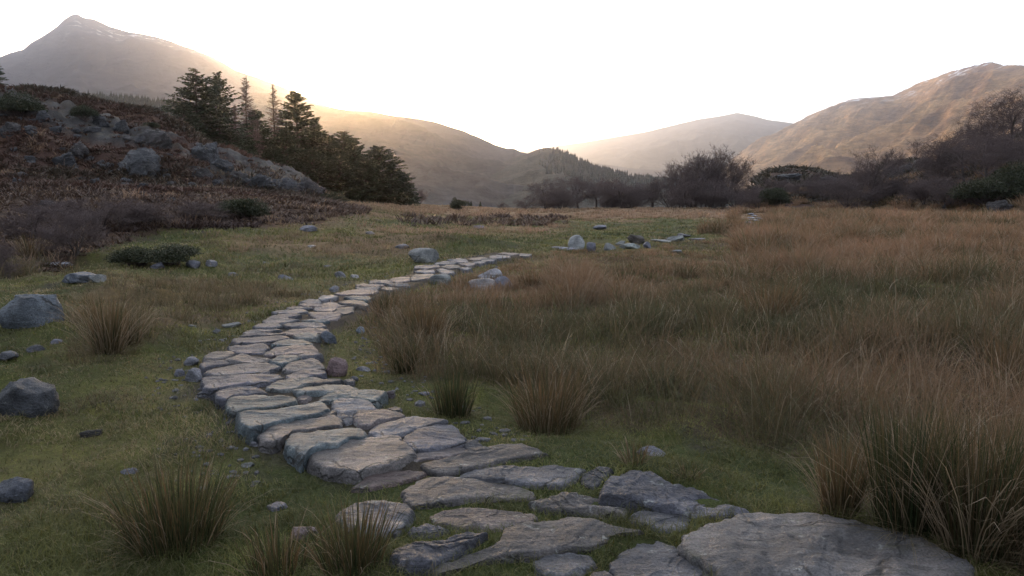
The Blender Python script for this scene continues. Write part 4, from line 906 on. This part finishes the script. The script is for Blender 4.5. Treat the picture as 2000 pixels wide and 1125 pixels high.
rush(1345,935,50,42,120,'small grey green tuft in the turf right of the sparse low one',.4,up=.6,dead=.3,seed=9)
rush(1640,1010,95,190,520,'upright tan rush clump on the left of the corner stand',.70,up=.16,dead=.2,seed=10)
rush(1775,1040,170,285,1100,'dense dark green upright rush stand behind the huge corner slab',.10,up=.14,dead=.12,seed=11)
rush(1900,1085,170,320,1000,'tall brown rush stand near the right edge behind the corner slab',.42,up=.16,dead=.3,seed=12)
rush(2010,1110,150,330,700,'tall mixed rush stand cut by the right edge',.35,up=.18,dead=.2,seed=13)
rush(212,690,70,145,460,'slender tall straw clump beside the left bank',.6,up=.2,dead=.35,seed=14)
rush(255,672,50,90,240,'shorter straw clump right of the slender tall one',.55,up=.25,dead=.3,seed=15)
rush(750,618,60,60,380,'dark rush clump against the right edge of the path',.4,up=.3,dead=.1,seed=16)
rush(1040,566,66,46,460,'orange brown rush clump right of the pale white boulder',.85,up=.35,dead=.3,seed=17)
rush(60,500,60,50,260,'pale straw clump in the heather at the left edge',.8,up=.3,dead=.5,seed=18)
rush(1500,640,110,110,520,'reddish tan tussock standing out in the middle of the meadow',.9,up=.4,dead=.2,seed=19)
rush(1610,730,90,90,420,'yellowish tussock in the meadow right of the reddish one',.75,up=.5,dead=.3,seed=20)
rush(1285,770,90,80,420,'dark olive tussock in the near meadow',.35,up=.5,dead=.15,seed=21)
rush(1960,760,120,130,520,'tall rusty tussock near the right edge of the meadow',.9,up=.3,dead=.2,seed=22)

# ------------------------------------------------------------------ trees
def tubes(P0, P1, r0, r1, sides=3):
    P0 = np.asarray(P0, float); P1 = np.asarray(P1, float); n = len(P0)
    d = P1-P0; d /= np.linalg.norm(d, axis=1, keepdims=True)+1e-9
    up = np.where(np.abs(d[:, 2:3]) > .9, [[1., 0, 0]], [[0, 0, 1.]])
    a = np.cross(d, up); a /= np.linalg.norm(a, axis=1, keepdims=True)+1e-9; b = np.cross(d, a)
    th = np.arange(sides)/sides*6.28318
    ring = a[:, None]*np.cos(th)[None, :, None] + b[:, None]*np.sin(th)[None, :, None]
    V = np.concatenate([P0[:, None]+ring*np.asarray(r0)[:, None, None], P1[:, None]+ring*np.asarray(r1)[:, None, None]], 1)
    o = (np.arange(n)*2*sides)[:, None, None]; i = np.arange(sides); j = (i+1) % sides
    q = (o + np.stack([i, j, j+sides, i+sides], 1)[None]).reshape(-1, 4)
    return V.reshape(-1, 3), q
def grow_tree(seed, H=9.0, spread=1.0, trunk=.16, levels=5, kids=(5, 5, 5, 5, 4), first=.25, angle=45, updraw=.25, stems=1, twig=.011, lenr=.62):
    rnd = random.Random(seed); segs = []
    def branch(p, d, L, r, lv):
        n = 4 if lv < 3 else 2
        pts = [p.copy()]; dd = d.copy(); nodes = []
        for i in range(n):
            w = .16 if lv < 2 else .22
            dd = (dd + Vector((rnd.gauss(0, w), rnd.gauss(0, w), rnd.gauss(0, w)*.6 + updraw*(.25 if lv else .1)))).normalized()
            q = pts[-1] + dd*(L/n); ra = r*(1-.62*i/n); rb = r*(1-.62*(i+1)/n)
            segs.append((pts[-1][:], q[:], max(ra, twig*.6), max(rb, twig*.45), lv)); pts.append(q); nodes.append((q, dd.copy(), rb))
        if lv >= levels: return
        k = kids[min(lv, len(kids)-1)]
        for c in range(k):
            t = first + (1-first)*(c+rnd.random()*.8)/k if lv == 0 else .25+.75*(c+rnd.random())/k
            t = min(t, .999); i = min(int(t*n), n-1); f = t*n-i
            q = pts[i].lerp(pts[i+1], f); base = (pts[i+1]-pts[i]).normalized()
            ax = base.orthogonal().normalized(); ang = R(angle + rnd.uniform(-16, 16)); az = rnd.random()*6.283 + c*2.4
            from mathutils import Quaternion
            v = Quaternion(base, az) @ (Quaternion(base.cross(ax).normalized() if True else ax, ang) @ base)
            v = Vector((v.x*spread, v.y*spread, v.z)).normalized()
            LL = L*lenr*rnd.uniform(.7, 1.15)*(1-.25*t if lv == 0 else 1)
            branch(q, v, LL, max(r*(1-.55*t)*.62, twig), lv+1)
    for s in range(stems):
        a = s*2.4+rnd.random(); o = .0 if stems == 1 else .04
        branch(Vector((o*math.cos(a), o*math.sin(a), -.3)), Vector((.28*math.cos(a), .28*math.sin(a), 1)).normalized() if stems > 1 else Vector((rnd.uniform(-.1, .1), rnd.uniform(-.1, .1), 1)).normalized(), H*.62*rnd.uniform(.85, 1.1), trunk, 0)
    return segs
def tree_meshes(segs, nm, H=None):
    P0 = np.array([s[0] for s in segs]); P1 = np.array([s[1] for s in segs]); a = np.array([s[2] for s in segs]); b = np.array([s[3] for s in segs]); lv = np.array([s[4] for s in segs])
    sc = 1.0/np.percentile(P1[:, 2], 98.5); P0 = P0*sc; P1 = P1*sc; a = a*sc; b = b*sc
    t = lv <= 0; m1 = tubes(P0[t], P1[t], a[t], b[t], 8); t2 = (lv > 0)
    me1 = mesh_np('trunk', m1[0], [m1[1]], M_bark, link=False); m2 = tubes(P0[t2], P1[t2], a[t2], b[t2], 3)
    me2 = mesh_np('crown', m2[0], [m2[1]], M_twig, link=False, smooth=True)
    return me1, me2
OAK = [tree_meshes(grow_tree(s, 9, 1.3, .20, 5, (9, 6, 5, 5, 4), .30, 50, .18, 1, .010, .66), 'oak') for s in (3, 8)]
BIR = [tree_meshes(grow_tree(s, 9, .9, .11, 5, (12, 6, 5, 4, 3), .30, 36, .30, st, .008, .56), 'birch') for s, st in ((5, 1), (6, 3), (12, 2))]
SCR = [tree_meshes(grow_tree(s, 5, 1.2, .06, 5, (6, 5, 5, 4, 3), .1, 42, .25, 4, .008, .62), 'scrub') for s in (21, 22, 23)]
# copies share the mesh data
def plant(kind, name, px, pybase, pytop, r, label, cat, group, rz=None, wide=1.0, zoff=0.0):
    a, _ = azel(px, HZ); x = r*math.sin(a); y = r*math.cos(a); z = float(height(x, y))+zoff
    _, et = azel(px, pytop); ztop = EYE+float(et)*r
    h = max(ztop-z, .6)
    o = empty(name, (x, y, z), rz if rz is not None else random.random()*6.28, (h*wide, h*wide, h))
    tag(o, label, cat, group)
    names = ('trunk', 'crown', 'branches')
    for me, n in zip(kind, names): child(n, me, o)
    return o
def spruce_mesh(seed, Rr=.24, dens=1.0, gap=0.0, H=10.0, low=.04, tipw=1.0, ragged=.25, bare=False):
    rs_ = np.random.RandomState(seed)
    P0 = []; P1 = []; r0 = []; r1 = []; BX = []; 
    tz = np.linspace(-.4, H, 14)
    wob = np.cumsum(rs_.randn(14, 2)*.03, 0)
    for i in range(13):
        P0.append((wob[i, 0], wob[i, 1], tz[i])); P1.append((wob[i+1, 0], wob[i+1, 1], tz[i+1])); r0.append(.17*(1-i/14)+.012); r1.append(.17*(1-(i+1)/14)+.012)
    tV, tF = tubes(P0, P1, r0, r1, 7)
    B0 = []; B1 = []; b0 = []; b1 = []
    nd = []   # needle sprays: base, dir, len
    z = low*H
    while z < H*.985:
        f = z/H; L0 = Rr*H*(1-f)**.66*(1 if f > .15 else .7+2*f)
        k = rs_.randint(7, 11)
        for c in range(k):
            L = L0*rs_.uniform(1-ragged*1.6, 1+ragged*.6)+.12
            if rs_.rand() < gap: continue
            an = rs_.rand()*6.283; el = R(22-38*(1-f)+rs_.randn()*6)
            d = np.array([math.cos(an)*math.cos(el), math.sin(an)*math.cos(el), math.sin(el)])
            p = np.array([0, 0, z+rs_.randn()*.06]); n = max(3, int(L/.3))
            for s in range(n):
                up = .16*s/n
                d2 = d+np.array([0, 0, up-.04]); d2 /= np.linalg.norm(d2); q = p+d2*L/n
                B0.append(p); B1.append(q); b0.append(.022*(1-s/n)+.006); b1.append(.022*(1-(s+1)/n)+.005)
                if s >= 1 or n <= 3:
                    m = int(max(3, 8*dens*(L/n)/.3))
                    for _ in range(m):
                        u = rs_.rand(); side = rs_.choice([-1, 1])
                        lat = np.cross(d2, (0, 0, 1)); lat /= np.linalg.norm(lat)+1e-6
                        dd = d2*rs_.uniform(.3, 1)+lat*side*rs_.uniform(.2, 1.0)+np.array([0, 0, rs_.uniform(-.75, .15)])
                        nd.append((p+(q-p)*u, dd/np.linalg.norm(dd), rs_.uniform(.2, .5)*(.6+.6*(1-f))*(.7 if bare else 1)))
                p = q
        z += .24*rs_.uniform(.7, 1.3)*(H/10)
    bV, bF = tubes(B0, B1, b0, b1, 3)
    NB = np.array([a for a, b, c in nd]); ND = np.array([b for a, b, c in nd]); NL = np.array([c for a, b, c in nd]); n = len(NB)
    rv = rs_.randn(n, 3); wv = np.cross(ND, rv); wv /= np.linalg.norm(wv, axis=1, keepdims=True)
    w = (NL*.16*tipw)[:, None]
    V = np.stack([NB, NB+ND*NL[:, None]*.45+wv*w, NB+ND*NL[:, None], NB+ND*NL[:, None]*.45-wv*w], 1).reshape(-1, 3)
    q = (np.arange(n)*4)[:, None]+np.arange(4)[None]
    t = rs_.rand(n); c = np.repeat(np.array((.020, .030, .016))[None]*(1-t[:, None])+np.array((.045, .058, .026))[None]*t[:, None], 4, 0)
    me_t = mesh_np('trunk', tV/H, [tF], M_bark, link=False); me_b = mesh_np('branches', bV/H, [bF], M_twig, link=False)
    me_c = mesh_np('crown', V/H, [q], M_twig if bare else M_needle, link=False, col=c, smooth=False)
    return me_t, me_c, me_b
SPR = [spruce_mesh(1, .44, 1.6, .0, ragged=.30), spruce_mesh(2, .42, 1.5, .08, ragged=.42), spruce_mesh(3, .34, 2.0, .0, ragged=.2), spruce_mesh(4, .52, 2.0, .0, ragged=.2)]
LAR = [spruce_mesh(41, .19, bare=True, dens=1.6, tipw=.32, low=.15, ragged=.4), spruce_mesh(42, .17, bare=True, dens=1.6, tipw=.32, low=.2, ragged=.4)]
def spruce(k, px, top, r, label, wide=1.0, group='spruces behind the knoll', zoff=0):
    a, _ = azel(px, HZ); x = r*math.sin(a); y = r*math.cos(a); z = float(height(x, y))+zoff
    _, et = azel(px, top); h = EYE+float(et)*r-z
    o = empty('spruce_tree', (x, y, z), random.random()*6.28, (h*wide, h*wide, h)); tag(o, label, 'spruce tree', group)
    for me, n in zip(SPR[k], ('trunk', 'crown', 'branches')): child(n, me, o)
spruce(1,392,136,84,'tall ragged spruce with layered branches, left of the group behind the knoll',1.3)
spruce(0,365,200,80,'lower leaning spruce filling the left flank of the tall ragged one',1.35)
spruce(1,433,142,88,'slimmer spruce close behind the tall ragged one',1.0)
spruce(2,455,250,84,'short bushy spruce at the right foot of the slimmer one',1.6)
spruce(2,585,176,96,'dense pointed spruce just below the setting sun',1.25)
spruce(0,560,250,92,'short spruce at the left foot of the dense pointed one',1.4)
spruce(2,618,238,98,'narrow spruce at the right shoulder of the dense pointed one',1.3)
spruce(2,645,262,97,'middle spruce between the pointed spruce and the broad dark one',1.5)
spruce(0,672,256,99,'taller of the middle spruces with a bent tip',1.3)
spruce(2,695,268,98,'spruce left of the broad dark one, touching it',1.4)
spruce(3,742,284,94,'broad dark round topped spruce at the right end of the group',1.5)
spruce(3,715,305,92,'low bushy spruce in front of the broad dark one',1.3)
spruce(3,785,335,95,'short dark spruce at the right skirt of the broad dark one',1.2)
spruce(3,478,262,90,'short broad spruce between the tall ragged one and the larches',1.2)
spruce(2,515,268,91,'short spruce under the two bare larches',1.5)
spruce(3,535,285,90,'bushy young spruce filling the gap before the dense pointed one',1.2)
spruce(2,505,214,93,'pale thin topped spruce between the two larches',1.3)
spruce(3,340,262,78,'small bushy spruce at the left foot of the whole group',1.0)
spruce(2,765,318,95,'spruce just behind the right shoulder of the broad dark one',1.5)
spruce(3,665,300,93,'bushy spruce at the front of the middle of the group',1.2)
spruce(3,612,290,92,'bushy spruce at the front foot of the dense pointed one',1.2)
spruce(1,4,112,66,'tall spruce cut by the left edge of the picture',1.0)
spruce(3,118,208,72,'small dark cone shaped conifer on the knoll skyline',.55)
spruce(3,888,385,112,'small dark bush like conifer beyond the field',1.2)
spruce(2,920,392,118,'thin small conifer beyond the field, left of two',.8)
spruce(2,938,393,120,'thin small conifer beyond the field, right of two',.8)
for k, (px, top, r, lab) in enumerate([(487,148,92,'bare larch with a straight pole trunk, left of two'),(541,164,94,'bare larch with a straight pole trunk, right of two, nearer the sun'),(508,230,90,'short bare larch between the two tall ones'),(465,205,86,'thin bare larch close to the slimmer spruce')]):
    plant(LAR[k % 2], 'larch_tree', px, 0, top, r, lab, 'larch tree', 'bare larches among the spruces', wide=.9)
bt = [
 (OAK,0,1065,352,108,'wide bare oak at the left end of the central trees'),(OAK,1,1130,345,112,'tall bare oak with a forked trunk in the central trees'),(OAK,0,1165,350,115,'bare oak on the right of the central pair'),
 (SCR,0,1100,372,105,'low bare scrub tree between the central oaks'),(SCR,1,1030,384,104,'low bare scrub left of the wide bare oak'),(SCR,2,1200,368,110,'bare scrub tree right of the central oaks'),
 (SCR,0,1240,362,112,'brown scrub tree in the hedge line right of the central oaks'),(BIR,1,1275,352,114,'rounded bare tree in the middle of the hedge line'),(SCR,1,1310,356,112,'brown scrub tree left of the tall birches'),
 (BIR,1,1355,306,112,'tall pale birch, leftmost of the trio above the hedge'),(BIR,2,1382,300,116,'tall birch with a rounded crown, middle of the trio'),(BIR,1,1412,297,114,'tallest birch of the trio, with a domed crown'),(BIR,0,1440,318,118,'smaller birch at the right of the trio'),
 (SCR,2,1345,350,104,'dark scrub at the foot of the tall birches'),(SCR,0,1390,352,103,'purple brown scrub under the middle birch'),(SCR,1,1435,362,104,'dark scrub right of the birch trio'),
 (SCR,2,1480,366,106,'low scrub beside the distant path bend'),(SCR,0,1520,352,100,'dense dark bush tree right of the distant path bend'),(SCR,1,1565,358,104,'scrub tree below the low rocky hill'),(SCR,2,1610,352,102,'scrub tree right of the one below the rocky hill'),
 (BIR,0,1700,290,92,'tall slender birch with a pointed crown, left of the right wood'),(BIR,2,1680,318,96,'birch close behind the tall slender one'),(SCR,0,1655,350,90,'low bare tree with a crooked trunk in the tall grass'),(BIR,0,1790,274,112,'birch rising alone above the middle of the right wood'),
 (SCR,1,1725,345,92,'dark bare scrub at the right of the tall slender birch'),(SCR,2,1765,345,92,'dark bare scrub in the middle of the right wood'),(OAK,0,1830,300,92,'wide dark oak in the middle of the right wood'),(OAK,1,1880,262,90,'large dark oak left of the one on the skyline'),
 (OAK,1,1965,184,94,'big bare oak on the skyline at the right edge'),(OAK,0,1925,255,84,'dark oak under the skyline oak'),(OAK,1,2010,240,82,'dark oak cut by the right edge'),(SCR,0,1850,345,80,'low thorny scrub at the foot of the large dark oak'),(SCR,1,1900,350,78,'scrub tree in front of the right wood near the pale crag'),(SCR,2,1805,350,84,'scrub tree at the front of the right wood'),
 (SCR,0,1975,330,80,'bare scrub above the pale crag at the right edge'),(OAK,0,2080,230,90,'bare oak just beyond the right edge'),(BIR,1,820,372,104,'thin bare bush at the right foot of the spruces'),(SCR,1,980,396,112,'low brown scrub in the gap before the valley'),
 (BIR,2,1330,318,110,'bare tree left of the pale birch trio, rounded and lower'),(OAK,1,1215,352,106,'low wide bare tree between the central oaks and the hedge line'),(BIR,0,1495,345,112,'small birch beside the place where the path enters the trees'),(BIR,1,1590,340,108,'bare tree in front of the dark crag'),(OAK,0,1640,335,104,'spreading bare tree right of the dark crag'),(BIR,2,1745,300,108,'birch between the tall slender one and the lone high one'),(OAK,1,1835,275,100,'oak rising behind the wide dark oak'),(BIR,2,1905,235,96,'twiggy tree left of the skyline oak'),(OAK,0,1990,205,98,'bare oak crown touching the right side of the skyline oak'),
 (SCR,2,20,178,68,'bare bush behind the knoll at the left edge'),(SCR,0,70,180,70,'bare bush on the knoll skyline left of the conifer'),
]
for K, i, px, top, r, lab in bt:
    wd = 1.0 if K is not OAK else 1.05
    cat = {'OAK': 'oak tree'}.get('OAK' if K is OAK else '', 'birch tree' if K is BIR else 'scrub tree')
    nm = 'oak_tree' if K is OAK else ('birch_tree' if K is BIR else 'scrub_tree')
    if K is SCR: wd = 1.7
    if K is BIR: wd = 1.25
    if K is OAK and r > 100: wd = 1.5
    if K is OAK and r < 100: wd = 1.25
    plant(K[i], nm, px, 0, top, r, lab, cat, 'bare trees along the field edge', wide=wd)

for k in range(28):      # the thicket closing the field between and under the named trees
    px = random.choice([random.uniform(1000, 1480), random.uniform(1010, 1460), random.uniform(1480, 1900)])
    rr_ = random.uniform(103, 116) if px < 1480 else random.uniform(86, 108)
    plant(SCR[k % 3], 'thicket_bush', px, 0, (random.uniform(366, 394) if px < 1480 else random.uniform(340, 388)), rr_, 'low bare bush in the dense thicket that closes the far side of the field', 'bush', 'bushes of the thicket beyond the field', wide=random.uniform(1.1, 1.6))

for px, py, w, h, lab in [(70,470,150,74,'dark leafless bush in the hollow at the left, behind the pale straw clump'),(150,500,130,84,'dark leafless bush above the thin flat stone on the left bank'),(205,450,150,62,'purplish leafless bush left of the low dark shrub'),(20,545,90,70,'leafless bush at the left edge above the upper big block'),(290,440,140,44,'low purplish bush in the heather left of the rounded gorse'),(380,428,120,34,'low dark heather bush right before the rounded gorse'),(120,430,130,40,'low leafless bush in the heather below the knoll on the left')]:
    p = ground_hit(px, py); k = (p[1]*cp-(p[2]-EYE)*sp_)/F
    o = empty('leafless_bush', p, random.random()*6, (w*k*.9, w*k*.9, h*k)); tag(o, lab, 'bush', 'leafless bushes on the left bank')
    for me, n in zip(SCR[int(px) % 3], ('trunk', 'crown')): child(n, me, o)

# leafy domed shrubs
def shrub_mesh(seed, n=16000, flatn=.55):
    rs_ = np.random.RandomState(seed); L = 9
    cen = np.column_stack([rs_.uniform(-.55, .55, L), rs_.uniform(-.4, .4, L), rs_.uniform(.15, .5, L)]); rad = rs_.uniform(.28, .5, L); cen[0] = (0, 0, .4); rad[0] = .55
    k = rs_.randint(L, size=n); d = rs_.randn(n, 3); d /= np.linalg.norm(d, axis=1, keepdims=True); d[:, 2] = np.abs(d[:, 2])*1.0-.15
    rr = rad[k]*(.62+.42*rs_.rand(n))*(1+.2*fbm(d[:, 0]*3, d[:, 1]*3, d[:, 2]*3, o=2, seed=seed)); p = cen[k]+d*rr[:, None]*np.array([1, 1, .8]); p[:, 2] = np.maximum(p[:, 2], .01)
    rv = rs_.randn(n, 3); dd = d+rv*.6; dd /= np.linalg.norm(dd, axis=1, keepdims=True); w = np.cross(dd, rs_.randn(n, 3)); w /= np.linalg.norm(w, axis=1, keepdims=True)
    s = rs_.uniform(.014, .045, n)[:, None]
    V = np.stack([p, p+dd*s*.6+w*s*.35, p+dd*s*1.3, p+dd*s*.6-w*s*.35], 1).reshape(-1, 3); q = (np.arange(n)*4)[:, None]+np.arange(4)[None]
    t = rs_.rand(n)[:, None]; c = np.repeat(np.array((.020, .026, .012))*(1-t)+np.array((.048, .050, .024))*t, 4, 0)
    # stems
    m = 40; a = rs_.rand(m)*6.28; P0 = np.column_stack([.1*np.cos(a), .1*np.sin(a), np.full(m, -.05)]); P1 = cen[rs_.randint(L, size=m)]+rs_.randn(m, 3)*.12
    sV, sF = tubes(P0, P1, np.full(m, .014), np.full(m, .006), 4)
    return mesh_np('leaves', V, [q], M_leaf, link=False, col=c, smooth=False), mesh_np('stems', sV, [sF], M_twig, link=False)
SH = [shrub_mesh(1), shrub_mesh(2), shrub_mesh(3)]
def shrub(k, px, py, w, h, label, rz=0, r=None, nm='shrub'):
    if r is None: p = ground_hit(px, py)
    else:
        a, _ = azel(px, HZ); p = np.array([r*math.sin(a), r*math.cos(a), 0]); p[2] = float(height(p[0], p[1]))
        _, e = azel(px, py); h = None if h is None else h
    s = (p[1]*cp-(p[2]-EYE)*sp_)/F*1.05
    o = empty(nm, p, rz, (w*s/1.7, w*s/1.7, h*s/.9)); tag(o, label, 'shrub', 'evergreen shrubs')
    for me, n in zip(SH[k], ('foliage', 'stems')): child(n, me, o)
shrub(0,492,430,104,46,'rounded green gorse bush in the brown heather')
shrub(1,340,516,150,44,'low spreading dark shrub on the turf mound',.4)
shrub(2,268,520,110,42,'dark shrub joined to the left of the low spreading one',1.2)
shrub(1,40,232,110,54,'grey green bushy shrub on the knoll at the left edge',2,)
shrub(2,165,236,50,34,'small green shrub on the knoll skyline',1)
shrub(0,302,252,34,14,'small bright green bush on the knoll skyline further right')
shrub(0,1520,408,64,44,'dark evergreen bush under the low rocky hill',.5)
shrub(2,1925,402,130,60,'dark green gorse on the right slope beside the pale crag',.2)
shrub(1,1985,380,120,70,'green gorse at the right edge above the pale crag',1)
shrub(2,1860,330,70,44,'ivy dark evergreen mass among the right oaks',1)
shrub(0,893,412,44,24,'yellowish bush beyond the field before the valley',2)
shrub(1,650,398,70,26,'pale brown leafless bush at the right foot of the knoll',2)

# far conifer woods, one mass each
def wood(name, xs, ys, zs, hs, seed, label):
    rs_ = np.random.RandomState(seed); n = len(xs); rows = 5; V = []; Q = []; sd8 = 6
    th = np.arange(sd8)/sd8*6.283; k = 0
    lev = [(0.0, .55), (.12, 1.0), (.30, .60), (.34, .85), (.55, .42), (.60, .58), (.8, .18), (1.0, .02)]
    C = []
    for i in range(n):
        h = hs[i]; w = h*rs_.uniform(.17, .26); jit = rs_.uniform(.7, 1.3, (len(lev), sd8)); o = rs_.rand()*6
        for li, (f, ww) in enumerate(lev):
            V.append(np.column_stack([xs[i]+np.cos(th+o)*w*ww*jit[li], ys[i]+np.sin(th+o)*w*ww*jit[li], np.full(sd8, zs[i]+f*h)]))
        t = rs_.rand(); C.append(np.tile(np.array((.022, .026, .018))*(1-t)+np.array((.05, .045, .032))*t, (len(lev)*sd8, 1)))
    m = len(lev)*sd8; ii, jj = np.meshgrid(np.arange(len(lev)-1), np.arange(sd8), indexing='ij'); j2 = (jj+1) % sd8
    q = np.stack([ii*sd8+jj, ii*sd8+j2, (ii+1)*sd8+j2, (ii+1)*sd8+jj], -1).reshape(-1, 4)
    Q = ((np.arange(n)*m)[:, None, None]+q[None]).reshape(-1, 4)
    tag(mesh_np(name, np.vstack(V), [Q], M_needle, col=np.vstack(C), smooth=False), label, 'wood', kind='stuff')
def pick(X, Y, Z, n, seed, f0, f1, a0, a1):
    rs_ = np.random.RandomState(seed); nv = X.shape[0]; nu = X.shape[1]; top = int((nv)*.745)
    A = np.arctan2(X, Y)[top//2]; cols_ = np.where((A > azel(a0, HZ)[0]) & (A < azel(a1, HZ)[0]))[0]
    i = (top*(f0+(f1-f0)*rs_.rand(n)**.7)).astype(int); j = rs_.choice(cols_, n)
    return X[i, j]+rs_.randn(n)*1.2, Y[i, j]+rs_.randn(n)*1.2, Z[i, j]-.5
a = pick(kx, ky, kz, 2600, 1, .55, 1.0, 1042, 1440); aa = np.arctan2(a[0], a[1]); rr_ = np.hypot(a[0], a[1]); kk = RS.rand(2600) < sm(azel(1040, HZ)[0], azel(1160, HZ)[0], aa)+sm(1230, 1330, rr_)*.8; a = [q_[kk] for q_ in a]; wood('conifer_wood', *a, RS.uniform(5.0, 10.0, len(a[0])), 3, 'conifer wood on the small knoll at the foot of the ridge')
a = pick(fx, fy, fz, 1300, 2, .86, 1.0, 100, 360); wood('conifer_plantation', *a, RS.uniform(3.5, 7, 1300), 4, 'dark strip of plantation below the pointed peak')
#a = pick(fx, fy, fz, 1500, 5, .2, 1.0, 330, 960); wood('valley_wood', *a, RS.uniform(3, 6, 1500), 6, 'wood filling the valley side behind the spruces')

# ------------------------------------------------------------------ haze
def haze(dens=1.5e-4):
    bpy_m = bpy.data.materials.new('haze_air'); bpy_m.use_nodes = True; n = bpy_m.node_tree; n.nodes.clear()
    o = n.nodes.new('ShaderNodeOutputMaterial'); v = n.nodes.new('ShaderNodeVolumePrincipled')
    v.inputs['Color'].default_value = (.84, .86, 1.0, 1); v.inputs['Density'].default_value = dens; v.inputs["Anisotropy"].default_value = .91
    n.links.new(v.outputs[0], o.inputs['Volume'])
    x0, x1, y0, y1, z0, z1 = -9200, 9200, -9200, 9300, -60, 800
    V = [(x, y, z) for z in (z0, z1) for y in (y0, y1) for x in (x0, x1)]
    f = [(0, 2, 3, 1), (4, 5, 7, 6), (0, 1, 5, 4), (2, 6, 7, 3), (0, 4, 6, 2), (1, 3, 7, 5)]
    ob = mesh_np('haze', V, [f], bpy_m, smooth=False); tag(ob, 'thin evening haze filling the valley air', 'haze', kind='stuff')
haze()
